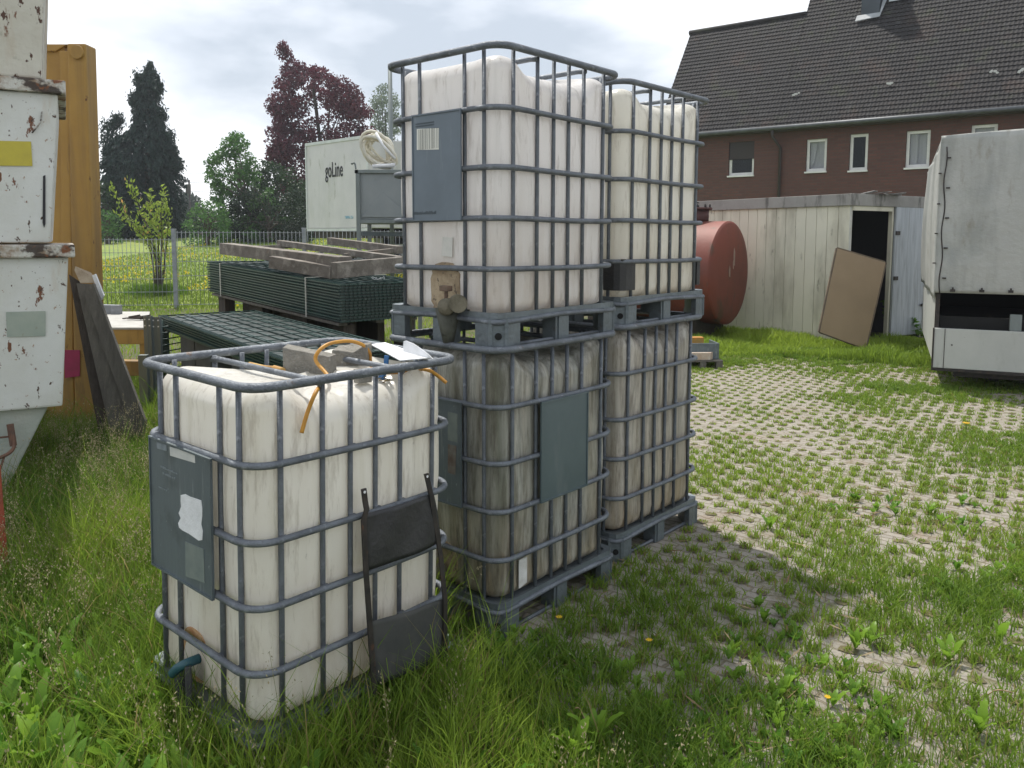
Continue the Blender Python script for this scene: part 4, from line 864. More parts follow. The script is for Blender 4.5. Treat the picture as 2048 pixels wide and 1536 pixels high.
b.box(cur, xr_, 0, .24, 0, ze-.1, FH); b.box(xl_, xl_+.24, .24, 7, 0, ze-.1, FH)
b.build('wall', brickmat(), hs)
MB().box(xl_+.3, xr_, 2.4, 2.5, 0, ze-.15, FH).build('inner_wall', pm('dim_room', (.10, .10, .10), rough=.9), hs)
def glassmat():
    m = bpy.data.materials.new('window_glass'); m.use_nodes = True; b = m.node_tree.nodes['Principled BSDF']; b.inputs['Base Color'].default_value = (.03, .04, .05, 1); b.inputs['Roughness'].default_value = .04; b.inputs['Specular IOR Level'].default_value = .9
    t = m.node_tree; tr = N(t, 'ShaderNodeBsdfTransparent'); ms = N(t, 'ShaderNodeMixShader'); ms.inputs[0].default_value = .16; t.links.new(b.outputs[0], ms.inputs[2]); t.links.new(tr.outputs[0], ms.inputs[1]); t.links.new(ms.outputs[0], t.nodes['Material Output'].inputs[0]); return m
GL = glassmat(); WF = pm('window_frame_white', (.74, .74, .72), (.66, .66, .64), 6, rough=.4); CUR = pm('curtain', (.72, .74, .78), (.85, .86, .88), 8, stretch=(10, 10, .3), rough=.9, transl=.3)
for i, (x0_, x1_, z0_, z1_) in enumerate(WR):
    fw_ = .085; yo = .075; b = MB()
    b.box(x0_+.003, x1_-.003, yo, yo+.06, z0_+.002, z0_+fw_, FH); b.box(x0_+.003, x1_-.003, yo, yo+.06, z1_-fw_, z1_-.002, FH); b.box(x0_+.003, x0_+fw_, yo, yo+.06, z0_+fw_, z1_-fw_, FH); b.box(x1_-fw_, x1_-.003, yo, yo+.06, z0_+fw_, z1_-fw_, FH)
    wo = b.build('window', WF, hs, bevel=.005)
    b = MB(); b.box(x0_-.02, x1_+.02, -.05, yo-.002, z0_-.05, z0_-.003, FH); b.build('sill', WF if i != 0 else WF, wo)
    MB().box(x0_+fw_, x1_-fw_, yo+.025, yo+.03, z0_+fw_, z1_-fw_, FH).build('pane', GL, wo)
    if i == 0: MB().box(x0_+.01, x1_-.01, yo-.03, yo-.008, z0_+(z1_-z0_)*.48, z1_-.004, FH).build('roller_shutter', pm('dark_shutter', (.045, .035, .035), (.03, .025, .025), 3, stretch=(.1, .1, 40)), wo)
    elif i == 1:
        xm_ = (x0_+x1_)/2; b = MB()
        for s_ in (-1, 1):
            xe = x0_+fw_ if s_ < 0 else x1_-fw_; b.slab([FH @ Vector(p) for p in [(xe, yo+.1, z1_-.06), (xm_, yo+.1, z1_-.06), (xe-s_*.10, yo+.1, z0_+.25), (xe, yo+.1, z0_+.1)]], hn*.01)
        b.build('curtain', CUR, wo); MB().box(x0_+fw_, x1_-fw_, yo+.16, yo+.165, z0_+fw_, z1_-fw_, FH).build('net_curtain', CUR, wo)
    elif i == 3:
        b = MB(); b.box(x0_+fw_, x0_+fw_+.32*(x1_-x0_), yo+.1, yo+.12, z0_+fw_, z1_-fw_, FH); b.box(x1_-fw_-.2*(x1_-x0_), x1_-fw_, yo+.1, yo+.12, z0_+fw_, z1_-fw_, FH); b.build('curtain', CUR, wo)
        MB().box(x0_+fw_, x1_-fw_, yo+.16, yo+.165, z0_+fw_, z1_-fw_, FH).build('net_curtain', CUR, wo)
    elif i == 4: MB().box(x0_+fw_, x1_-fw_, yo+.1, yo+.12, z0_+fw_, z1_-fw_, FH).build('curtain', CUR, wo)
# roof: real rows of tiles
ov = .35; pitch_ = math.radians(56)
exL = hw(1326, 180, 0)[0]
def rplane(px, py):                   # pixel -> roof plane coordinates (along, up-slope)
    n_ = FH.to_3x3() @ Vector((0, -math.sin(pitch_), math.cos(pitch_))); P = FH @ Vector((0, -ov, ze-.05)); q = FHi @ pl(px, py, P, n_)
    return q.x, (q.y+ov)/math.cos(pitch_)
rL = rplane(1382, 66); rS = rplane(1612, 30); xgab = (rL[0]); xstep = rS[0]; hL = (rL[1]+rS[1])/2
def tiles(name, xa, xb, s0, s1, mat, parent):
    tw, tlen = .105, .165; nx_ = int((xb-xa)/tw*6); xs = [xa+(xb-xa)*i/nx_ for i in range(nx_+1)]; v = []; f = []; rows = []
    s_ = s0
    while s_ < s1: rows += [(s_, .026), (min(s_+tlen, s1), .004)]; s_ += tlen
    cp, sp_ = math.cos(pitch_), math.sin(pitch_)
    for (ss, h_) in rows:
        for x_ in xs:
            u_ = ((x_-xa)/tw) % 1; hh = h_+.014*max(0, math.sin(u_*2*PI))**1.0+.004*math.sin(x_*37+ss*11); y_ = -ov+ss*cp-hh*sp_; z_ = ze-.05+ss*sp_+hh*cp; v.append((x_, y_, z_))
    m_ = len(xs)
    for r in range(len(rows)-1):
        for i in range(m_-1): f.append((r*m_+i, r*m_+i+1, (r+1)*m_+i+1, (r+1)*m_+i))
    b = MB(); b.add(v, f, FH); return b.build(name, mat, parent)
M_['tile'] = pm('dark_roof_tile', (.019, .0165, .0165), (.012, .0108, .012), .5, .35, .65, .85, bump=.2, bscale=20, spots=[((.05, .030, .024), .8, .54, .68, .7), ((.035, .040, .022), 1.7, .56, .68, .7), ((.045, .044, .043), 3.3, .6, .66, .6), ((.10, .10, .095), 26, .70, .74, .8), ((.025, .023, .024), 5, .5, .6, .6)])
rf = tiles('roof', xgab, xstep, 0, hL, M_['tile'], hs); tiles('roof', xstep, xr_+.3, 0, hL+3.2, M_['tile'], hs)
cp, sp_ = math.cos(pitch_), math.sin(pitch_)
def rp(x_, s_, h_=0): return FH @ Vector((x_, -ov+s_*cp-h_*sp_, ze-.05+s_*sp_+h_*cp))
b = MB(); b.tube([rp(xgab-.05, hL+.02, .0), rp(xstep, hL+.02, .0)], .09, 10); b.build('ridge_tiles', M_['tile'], hs)
b = MB(); b.slab([rp(xgab, 0, .0), rp(xgab, hL, .0), FH @ Vector((xgab, 2*(hL*cp)-ov*2, ze-.05)),], hd*.12); b.slab([rp(xstep, hL-.1, 0), rp(xstep, hL+3.2, 0), FH @ Vector((xstep, -ov+(hL+3.2)*cp*1.2, ze+(hL)*sp_))], hd*.12); b.build('gable', M_['tile'], hs)
b = MB(); b.slab([rp(xgab, hL), rp(xstep, hL), FH @ Vector((xstep, 2*hL*cp, ze)), FH @ Vector((xgab, 2*hL*cp, ze))], (0, 0, -.05)); b.slab([rp(xstep+.15, hL+3.2), rp(xr_+.3, hL+3.2), FH @ Vector((xr_+.3, 2*(hL+3.2)*cp, ze)), FH @ Vector((xstep+.15, 2*(hL+3.2)*cp, ze))], (0, 0, -.05)); b.build('rear_roof', M_['tile'], hs)
b = MB(); b.tube([FH @ Vector((xgab-.1, -ov-.06, ze-.06)), FH @ Vector((xr_+.3, -ov-.06, ze-.06))], .07, 10); gt = b.build('gutter', pm('zinc_gutter', (.10, .11, .12), (.07, .075, .08), 4, rough=.5, metal=.3), hs)
MB().box(xgab, xr_+.2, -ov+.02, 0-.002, ze-.14, ze-.08, FH).build('soffit', pm('dark_soffit', (.06, .05, .045), rough=.8), hs)
xd_, _z = hw(1562, 300); _, zd = hw(1562, 300)
b = MB(); b.tube([FH @ Vector(p) for p in [(hw(1553, 262)[0], -ov-.05, ze-.12), (hw(1553, 262)[0], -ov+.0, ze-.3), (xd_, -.07, ze-.62), (xd_, -.07, 0)]], .045, 8); b.build('downpipe', pm('dark_pipe', (.035, .028, .028), rough=.6), hs)
# chimney-like dormer box with lead flashing and a small skylight
ca = rplane(1722, 36); cb_ = rplane(1762, 30)
b = MB(); y_c = -ov+ca[1]*cp; z_c = ze-.05+ca[1]*sp_; b.box(ca[0], cb_[0]-.05, y_c, y_c+1.1, z_c-.15, z_c+2.2, FH); ch = b.build('chimney', pm('blue_slate_cladding', (.045, .06, .075), (.03, .042, .055), 2, rough=.45), hs)
b = MB(); b.slab([rp(ca[0]-.12, ca[1]-.22, .09), rp(cb_[0]+.0, ca[1]-.16, .09), rp(cb_[0]+.35, ca[1]+2.2, .09), rp(cb_[0]-.02, ca[1]+2.2, .09), rp(cb_[0]-.02, ca[1]-.0, .09), rp(ca[0]-.10, ca[1], .09)], (0, 0, .02)); b.build('lead_flashing', pm('lead', (.32, .34, .36), (.22, .24, .25), 3, rough=.4), ch)
sk_ = rplane(1800, 4); b = MB(); b.slab([rp(sk_[0]-.30, sk_[1], .08), rp(sk_[0]+.30, sk_[1], .08), rp(sk_[0]+.30, sk_[1]+.8, .08), rp(sk_[0]-.30, sk_[1]+.8, .08)], (0, 0, .08)); b.build('skylight', pm('skylight_pale', (.42, .46, .48), rough=.3), hs)
rr = random.Random(31)
for (px, py) in ((1594, 190), (1781, 172), (1990, 147), (1702, 215), (1734, 137), (1832, 126), (2040, 145)):
    q_ = rplane(px, py); b = MB()
    for k in range(4): p = rp(q_[0]+rr.uniform(-.1, .1), q_[1]+rr.uniform(-.06, .06), .065); b.slab([p+hd*rr.uniform(.03, .06)*math.cos(a)+Vector((0, 0, rr.uniform(.02, .05)*math.sin(a))) for a in (0, 1.3, 2.5, 3.8, 5)], -hn*.01)
    if py not in (215, 137, 126): b.build('chipped_tile', M_['faded_light'], hs)

# ------------------------------------------------------------------ shed
SC = gp(1690, 690); sa = Vector((-.95, 1.53, 0)).normalized(); sbv = Vector((1.53, .95, 0)).normalized()
sh_ = thing('shed', 'low pale panelled shed with an open dark doorway in front of the house', 'shed', (SC.x, SC.y, 0)); zsh = 2.215; lsd = 6.5
M_['shedp'] = pm('cream_shed_panel', (.72, .69, .56), (.63, .61, .50), 1.3, .3, .7, .6, spots=[((.24, .22, .16), 2.2, .52, .72, .6, (1, 1, .3)), ((.12, .11, .08), 9, .64, .72, .6, (1, 1, .4))])
FSd = Matrix(((sa.x, sbv.x, 0, SC.x), (sa.y, sbv.y, 0, SC.y), (0, 0, 1, 0), (0, 0, 0, 1)))
k = 0; x_ = .0
b = MB()
while x_ < lsd:
    wd_ = .19; b.box(x_+.0035, x_+wd_-.0035, -.010, .03, .03, zsh-.17, FSd); x_ += wd_
b.build('side_wall', M_['shedp'], sh_, bevel=.004)
MB().box(.02, lsd, .031, .05, .03, zsh-.17, FSd).build('wall_backing', pm('panel_groove', (.10, .09, .07), rough=.9), sh_)
dw0, dw1 = .10, .66
dwi = (FSd.inverted() @ pl(1780, 500, SC, Vector((-sa.x, -sa.y, 0)).normalized())).y
dw1 = dwi
b = MB(); b.box(-.008, .05, -.008, .035, 0, zsh-.17, FSd); b.build('corner_post', pm('white_post', (.62, .62, .58), (.5, .5, .45), 5), sh_)
b = MB(); b.box(-.01, .05, dw1, dw1+.045, 0, zsh-.17, FSd); b.build('door_post', M_['shedp'], sh_)
M_['fascia'] = pm('grey_fascia', (.33, .32, .30), (.25, .24, .225), 3, .3, .7, .8, spots=[((.07, .065, .06), 6, .55, .68, .8, (1, 1, .3)), ((.36, .35, .33), 12, .62, .7, .6)])
b = MB(); b.box(-.04, lsd, -.05, .0, zsh-.17, zsh, FSd); b.box(-.05, -.0, -.052, 1.9, zsh-.172, zsh+.002, FSd); b.build('fascia', M_['fascia'], sh_, bevel=.006)
MB().box(0, lsd, 0, 1.9, zsh-.06, zsh-.02, FSd).build('roof', M_['fascia'], sh_)
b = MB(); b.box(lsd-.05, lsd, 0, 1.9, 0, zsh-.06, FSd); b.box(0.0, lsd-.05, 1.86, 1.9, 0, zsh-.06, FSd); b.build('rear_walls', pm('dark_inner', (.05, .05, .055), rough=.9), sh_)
b = MB(); b.box(-.03, .0, .03, dw1, zsh-.24, zsh-.174, FSd); b.build('lintel', M_['shedp'], sh_)
b = MB(); rr = random.Random(17)
for k in range(8): p = FSd @ Vector((rr.uniform(-.06, .0), rr.uniform(.1, 1.0), zsh+.006)); b.beam(p, p+Vector((rr.uniform(.05, .3), rr.uniform(0, .15), rr.uniform(-.0, .05))), .05, .012)
b.build('roof_debris', pm('roof_scraps', (.09, .085, .08), (.25, .24, .22), 8), sh_)
dj = (FSd.inverted() @ pl(1836, 500, SC, sa)).y; dk = (FSd.inverted() @ pl(1850, 500, SC, sa)).y
M_['whitedoor'] = pm('peeling_white', (.48, .51, .55), (.36, .39, .43), 3, .35, .65, .45, stretch=(5, 5, .4), spots=[((.24, .25, .27), 5, .5, .66, .6, (5, 5, .4))], metal=.2)
b = MB(); b.box(-.045, -.01, dw1+.05, dj-.012, .06, zsh-.03, FSd); dr = b.build('open_door', M_['whitedoor'], sh_, bevel=.008)
for z_ in (1.62, .93): b = MB(); b.box(-.062, -.046, dw1+.05, dw1+.15, z_, z_+.06, FSd); b.build('hinge', M_['iron'], dr)
b = MB(); b.box(-.04, -.01, dj-.008, dk, .06, zsh-.03, FSd); dr = b.build('door_leaf', M_['whitedoor'], sh_, bevel=.006)
for z_ in (1.62, .93): b = MB(); b.box(-.055, -.041, dk-.05, dk+.02, z_, z_+.05, FSd); b.build('hinge', M_['iron'], dr)
b = MB(); b.box(-.08, -.05, dk-.12, dk+.05, .50, .54, FSd); b.build('latch', M_['iron'], sh_)
MB().box(-.02, .02, dk+.02, dk+.10, 0, zsh-.02, FSd).build('dark_post', M_['iron'], sh_)
# leaning board
lb_ = thing('leaning_board', 'tan chipboard panel with a dark rim leaning on the shed doorway', 'board', tuple(at(1690, 680, 11.6)*Vector((1, 1, 0))))
q = [at(1640, 664, 11.45), at(1731, 697, 11.0), at(1771, 525, 11.62), at(1675, 497, 11.55)]
n_ = (q[2]-q[1]).cross(q[3]-q[2]).normalized(); n_ = -n_ if n_.y > 0 else n_; q[0] = pl(1640, 664, q[1], n_)
MB().slab(q, -n_*.03).build('panel', pm('chipboard', (.32, .235, .145), (.26, .19, .115), 1.6, .3, .7, .8, bump=.2, spots=[((.12, .08, .05), 2.2, .62, .74, .6), ((.16, .11, .07), 30, .66, .74, .5)], seed=3), lb_)
b = MB()
for i_ in range(4): a_, c_ = q[i_], q[(i_+1) % 4]; b.beam(a_-n_*.012, c_-n_*.012, .045 if i_ != 0 else .02, .022, up=n_)
b.build('rim', pm('dark_rim', (.16, .115, .075), (.09, .07, .05), 5, rough=.8), lb_)
# red fuel tank
rt = thing('red_tank', 'rust-red cylindrical steel tank lying beside the shed', 'tank', tuple(at(1430, 650, 13.6)*Vector((1, 1, 0))))
c_ = at(1459, 545, 12.3); ax = Vector((-.80, .60, 0)).normalized(); Rr = .80
FRt = Matrix(((ax.x, -ax.y, 0, c_.x), (ax.y, ax.x, 0, c_.y), (0, 0, 1, 1.03), (0, 0, 0, 1)))
M_['redrust'] = pm('red_primer', (.215, .050, .030), (.15, .042, .028), 1.5, .3, .7, .6, bump=.15, bscale=14, spots=[((.09, .04, .03), 2.2, .55, .70, .8, (1, 1, .35)), ((.06, .05, .03), 4, .60, .70, .7, (1, 1, .5))])
b = MB(); b.lathe([(0, -.05), (.3, -.047), (.6, -.036), (.72, -.02), (Rr-.025, .0)], FRt, 56); b.lathe([(Rr-.025, .0), (Rr, .02)], FRt, 56, False); b.lathe([(Rr, .02), (Rr, .06), (Rr, 2.5), (Rr, 2.56), (.72, 2.62), (0, 2.68)], FRt, 56); rb = b.build('shell', M_['redrust'], rt)
b = MB(); mh = FRt @ Vector((.62, 0, Rr-.02)); b.tube([mh, mh+Vector((0, 0, .20))], .24, 24); b.tube([mh+Vector((0, 0, .2)), mh+Vector((0, 0, .235))], .29, 24); mo = b.build('manhole', pm('dark_rust', (.10, .04, .035), (.06, .03, .028), 8, rough=.7), rt)
b = MB()
for k in range(12): a_ = 2*PI*k/12; p = mh+Vector((.26*math.cos(a_), .26*math.sin(a_), .235)); b.tube([p, p+Vector((0, 0, .05))], .014, 6)
b.tube(curve_pts([mh+Vector((-.1, -.1, .235)), mh+Vector((-.05, -.15, .3)), mh+Vector((.05, -.12, .31))]), .012, 6); b.build('bolts', M_['iron'], mo)
b = MB()
for (y_, z_, s_, hh) in ((-.05+.0, .25, .03, .14), (.12, .03, .025, .09), (-.02, .13, .02, .07)):
    pts = [(-.052, y_-s_, z_-hh), (-.052, y_+s_*.6, z_-hh*.8), (-.052, y_+s_, z_+hh*.3), (-.052, y_+.2*s_, z_+hh), (-.052, y_-s_, z_+hh*.5)]
    b.slab([FRt @ Vector(p) for p in pts], FRt.to_3x3() @ Vector((.03, 0, 0)))
b.build('bare_patch', pm('bare_patches', (.36, .27, .22), (.30, .20, .16), 9), rt)
for x_ in (.4, 2.1): b = MB(); b.box(x_-.08, x_+.08, -.6, .6, -1.03, -Rr+.30, FRt); b.build('saddle', M_['darkwood'], rt)

# ------------------------------------------------------------------ lorry with tarpaulin at the right
TC = at(1865, 735, 8.2); td = Vector((.905, -.43, 0)).normalized(); tk_ = Vector((.43, .905, 0)).normalized(); FQ = Fr((TC.x, TC.y, 0), td); FQi = FQ.inverted(); qn = FQ.to_3x3() @ Vector((0, 1, 0))
def tq(px, py, off=0.0): p = FQi @ pl(px, py, FQ @ Vector((0, off, 0)), qn); return p.x, p.z
lt = thing('tarpaulin_trailer', 'grey-white tarpaulin trailer with dark gap above its drop board, at the right edge', 'trailer', tuple(FQ @ Vector((.9, 1, 0))))
M_['tarp'] = pm('dirty_tarpaulin', (.35, .355, .335), (.43, .435, .41), 1.4, .3, .7, .5, bump=.5, bscale=4, spots=[((.17, .18, .16), 2.4, .47, .70, .8, (1, 1, .2)), ((.22, .20, .15), 9, .58, .7, .5, (1, 1, .3)), ((.26, .28, .27), 1.6, .5, .7, .7)], bdist=.05)
M_['board'] = pm('white_drop_board', (.46, .47, .44), (.40, .41, .385), 2.5, .3, .7, .5, bump=.15, bscale=10, spots=[((.24, .24, .20), 4, .55, .7, .6, (1, 1, .3)), ((.12, .10, .08), 26, .70, .75, .9)])
TWd = 1.75; zb_ = tq(1866, 735)[1]; zg1 = tq(1866, 656)[1]; zg0 = tq(1866, 585)[1]; zTt = tq(1882, 272)[1]
MB().box(0, TWd, 0, .05, zb_, zg1, FQ).build('drop_board', M_['board'], lt, bevel=.008)
b = MB(); b.box(-.012, .0, -.01, .06, zb_-.03, zg1, FQ); b.box(0, TWd, -.004, .06, zb_-.03, zb_-.002, FQ); b.box(.095, .100, -.006, 0, zb_, zg1, FQ); b.build('board_edging', M_['iron'], lt)
b = MB(); b.disc(FQ @ Vector((.165, -.001, (zb_+zg1)/2+.04)), -qn, .008, .004, 12); b.build('bolt', M_['iron'], lt)
# tarpaulin: gently billowing sheet wrapped round corner and roof
xB0, xB1 = tq(1868, 585)[0], tq(1883, 272)[0]; 
def tarpf():
    v = []; f = []; nx_, nz_ = 36, 44
    for j in range(nz_+1):
        for i in range(nx_+1):
            u_ = i/nx_; t_ = j/nz_; z_ = zg0+(zTt-zg0)*t_; x_ = (xB0+(xB1-xB0)*t_)*(1-u_)+(TWd-.03)*u_; bul = -.035*math.sin(PI*min(1, u_*1.0))*math.sin(PI*t_)-.006*math.sin(11*u_+3*t_)-.004*math.sin(23*u_+5*t_); zz = z_+(.035*math.sin(PI*u_) if j == nz_ else 0)
            v.append((x_, bul, zz))
    for j in range(nz_):
        for i in range(nx_): a_ = j*(nx_+1)+i; f.append((a_, a_+1, a_+nx_+2, a_+nx_+1))
    b = MB(); b.add(v, f, FQ, True); return b
o = tarpf().build('tarpaulin', M_['tarp'], lt); md = o.modifiers.new('s', 'SOLIDIFY'); md.thickness = .006; md.offset = -1
def tarps():                          # left side wall, turned into the corner; slightly wavy
    v = []; f = []; nx_, nz_ = 30, 30
    for j in range(nz_+1):
        for i in range(nx_+1):
            u_ = i/nx_; t_ = j/nz_; z_ = zg0-.06+(zTt-.02-zg0+.06)*t_-.10*(t_**8)*min(1, u_*6)*.8; y_ = 3.6*u_; x_ = xB0+(xB1-xB0)*t_-.030*math.sin(PI*min(1, t_*1.05))*min(1, u_*8)-.010*math.sin(14*u_+4*t_)*min(1, u_*5)
            v.append((x_, y_+.004, z_))
    for j in range(nz_):
        for i in range(nx_): a_ = j*(nx_+1)+i; f.append((a_, a_+1, a_+nx_+2, a_+nx_+1))
    b = MB(); b.add(v, f, FQ, True); return b
o = tarps().build('side_tarpaulin', M_['tarp'], lt); md = o.modifiers.new('s', 'SOLIDIFY'); md.thickness = .006; md.offset = 1
MB().slab([FQ @ Vector(p) for p in [(xB1+.01, .01, zTt-.012), (TWd, .01, zTt+.02), (TWd, 3.6, zTt-.08), (xB1+.01, 3.6, zTt-.11)]], (0, 0, -.02)).build('roof_tarpaulin', M_['tarp'], lt)
b = MB(); P = [FQ @ Vector((xB0+.05+(xB1-xB0)*t_-.01*math.sin(20*t_), -.014, zg0+(zTt-zg0)*t_)) for t_ in [k/24*.93 for k in range(25)]]; b.tube(P, .006, 6); b.build('lacing_cord', M_['iron'], lt)
b = MB()
for (px, py) in ((1898, 316), (1896, 376), (1894, 436), (1891, 496), (1888, 556)): x_, z_ = tq(px, py); b.box(x_-.018, x_+.018, -.03, -.016, z_-.007, z_+.007, FQ)
for (px, py) in ((1880, 347), (1877, 408), (1872, 467), (1868, 526)): x_, z_ = tq(px, py); b.box(x_-.014, x_+.014, -.026, -.010, z_-.006, z_+.006, FQ)
b.build('loops', M_['iron'], lt)
for (px, py) in ((1905, 581), (1963, 582), (2021, 583)):
    x_, z_ = tq(px, py); b = MB(); b.box(x_-.022, x_+.022, -.035, -.012, z_-.012, z_+.014, FQ); b.tube([FQ @ Vector((x_, -.03, z_+.014)), FQ @ Vector((x_, -.03, z_+.034))], .008, 8); b.build('buckle', M_['iron'], lt)
# interior: floor, far wall and beam near-black, gap shade put into their colour; posts
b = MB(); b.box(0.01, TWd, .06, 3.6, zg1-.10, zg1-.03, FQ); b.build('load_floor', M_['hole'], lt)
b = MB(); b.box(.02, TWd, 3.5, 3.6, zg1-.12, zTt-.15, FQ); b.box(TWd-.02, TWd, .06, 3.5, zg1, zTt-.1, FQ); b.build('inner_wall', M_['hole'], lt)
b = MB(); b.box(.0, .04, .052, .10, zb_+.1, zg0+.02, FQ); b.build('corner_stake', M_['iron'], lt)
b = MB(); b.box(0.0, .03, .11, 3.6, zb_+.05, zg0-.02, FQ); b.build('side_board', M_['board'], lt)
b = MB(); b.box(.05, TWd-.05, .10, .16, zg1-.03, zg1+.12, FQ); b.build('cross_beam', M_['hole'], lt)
x_, z_ = tq(2031, 638); b = MB(); b.box(x_-.04, x_+.06, .03, .095, zg1+.004, z_+.04, FQ); b.build('grey_lug', M_['channel'], lt)
b = MB(); b.box(.2, TWd-.1, .15, 3.5, zb_-.10, zb_+.04, FQ); b.build('chassis', M_['iron'], lt)
for yy in (1.2, 2.0):
    for xx in (.34, TWd-.2): b = MB(); b.lathe([(0, -.08), (.16, -.08), (.19, -.05), (.19, .05), (.16, .08), (0, .08)], FQ @ Matrix.Translation((xx, yy, .19)), 20); b.build('wheel', M_['black'], lt)
# small pallet with oddments, half hidden by the rear stack
sp = thing('small_pallet', 'small worn wooden pallet on the paving, partly hidden by the rear stack', 'pallet', tuple(gp(1410, 738)))
g0 = gp(1446, 738); FP = Fr((g0.x-.48, g0.y-.03, 0), (1, .06, 0))
b = MB(); b.box(0, .48, 0, .5, .085, .105, FP); b.build('deck', M_['greywood'], sp, bevel=.004)
for xx in (0, .20, .40):
    for yy in (0, .4): b = MB(); b.box(xx, xx+.075, yy, yy+.08, 0, .083, FP); b.build('block', M_['greywood'], sp)
b = MB(); b.box(.02, .46, .10, .12, .106, .30, FP); b.box(.44, .46, .12, .45, .106, .30, FP); tag(b.build('steel_tray', M_['galv_plate'], bevel=.004), 'grey steel tray edge standing on the small pallet', 'tray')
b = MB(); b.slab([FP @ Vector(p) for p in [(.02, .02, .107), (.33, .02, .107), (.38, .09, .107), (.30, .095, .107), (.02, .095, .107)]], (0, 0, .09)); tag(b.build('broken_stone', pm('pinkish_stone', (.44, .33, .25), (.52, .47, .40), 14, bump=.4), bevel=.006), 'pinkish broken stone lying at the front of the small pallet', 'stone')
b = MB(); b.box(.12, .30, .2, .3, .106, .36, FP); tag(b.build('orange_box', pm('orange_plastic', (.55, .20, .02), (.3, .2, .05), 14), bevel=.006), 'small orange object behind the grey tray on the small pallet', 'box')
# pole with box on the far field, wires
pt_ = thing('utility_pole', 'distant dark utility pole with a box-shaped transformer between the trees', 'pole', (at(378, 474, 80).x, 80, 1.3))
a_ = at(378, 360, 80); b = MB(); b.tube([(a_.x, 80, 1.3), (a_.x, 80, a_.z)], .10, 8); b.build('mast', M_['iron'], pt_)
b = MB(); b.box(a_.x-.22, a_.x+.22, 79.6, 79.85, at(378, 388, 80).z, at(378, 369, 80).z); b.build('transformer', M_['iron'], pt_)
for i, (ya, yb, lb) in enumerate(((343, 347, 'uppermost thin power line crossing the gap between the conifer and the walnut tree'), (361, 368, 'second thin power line across the gap between the conifer and the walnut tree'), (379, 386, 'third thin power line across the gap between the conifer and the walnut tree'))):
    tag(MB().tube([at(150, ya, 82), at(300, ya+3, 82), at(378, ya+3.5, 81), at(460, yb, 80)], .018, 4).build('power_line', pm('wire', (.10, .11, .12))), lb, 'power line', 'power lines')

# ------------------------------------------------------------------ vegetation
def npmesh(name, V, nv, faces_loops, loop_tot, tint_per_vert, mat):
    me = bpy.data.meshes.new(name); me.vertices.add(len(V)); me.vertices.foreach_set('co', V.astype(np.float32).ravel())
    me.loops.add(len(faces_loops)); me.loops.foreach_set('vertex_index', faces_loops.astype(np.int32))
    me.polygons.add(len(loop_tot)); st = np.concatenate([[0], np.cumsum(loop_tot)[:-1]]); me.polygons.foreach_set('loop_start', st.astype(np.int32))
    me.update(calc_edges=True)
    at_ = me.attributes.new('tint', 'FLOAT', 'POINT'); at_.data.foreach_set('value', tint_per_vert.astype(np.float32)); me.materials.append(mat)
    return me
def leaves(name, P, size, tint, mat, parent=None, aspect=.5, updir=None, drop=0.0):
    n = len(P); d = RNG.normal(size=(n, 3)); d[:, 2] += drop; d /= np.linalg.norm(d, axis=1)[:, None]
    if updir is not None: d = d*.5+updir; d /= np.linalg.norm(d, axis=1)[:, None]
    r = RNG.normal(size=(n, 3)); s = np.cross(d, r); s /= np.linalg.norm(s, axis=1)[:, None]
    L_ = size[:, None]; a = P-d*L_*.5; c = P+d*L_*.5; b = P+s*L_*aspect*.5-d*L_*.05; e = P-s*L_*aspect*.5-d*L_*.05
    V = np.stack([a, b, c, e], 1).reshape(-1, 3)
    if parent is not None:
        Mi = np.array(MW[parent].inverted()); V = V @ Mi[:3, :3].T+Mi[:3, 3]
    me = npmesh(name, V, 4, np.arange(4*n), np.full(n, 4), np.repeat(tint, 4), mat)
    o = bpy.data.objects.new(name, me); C.objects.link(o)
    if parent is not None: o.parent = parent
    return o
def clumps(centers, radii, per, flat=1.0):
    P = []; T = []
    for (c, r) in zip(centers, radii):
        k = max(8, int(per*r*r)); d = RNG.normal(size=(k, 3)); d /= np.linalg.norm(d, axis=1)[:, None]; rr = r*RNG.uniform(.25, 1.0, k)**.5
        q = d*rr[:, None]; q[:, 2] *= flat; P.append(np.array(c)+q); T.append(np.clip(RNG.normal(.5, .2, k)+RNG.normal(0, .12), 0, 1))
    return np.concatenate(P), np.concatenate(T)
M_['bark'] = pm('bark', (.10, .08, .06), (.06, .05, .04), 6, bump=.6, rough=.95)
def limbs(parent, base, top, r, tips, rr, r2=.25):
    b = MB(); base = Vector(base); top = Vector(top); b.tube(curve_pts([base, base.lerp(top, .35)+Vector((rr.uniform(-.1, .1), 0, 0)), base.lerp(top, .7), top], 4), r, 8, r1=r*.25)
    for tp in tips:
        tp = Vector(tp); f_ = rr.uniform(.25, .75); s_ = base.lerp(top, f_); mid = s_.lerp(tp, .5)+Vector((0, 0, .12*(tp-s_).length)); b.tube(curve_pts([s_, mid, tp], 4), r*(1-f_)*.6+.01, 6, r1=.01)
    return b.build('trunk', M_['bark'], parent)
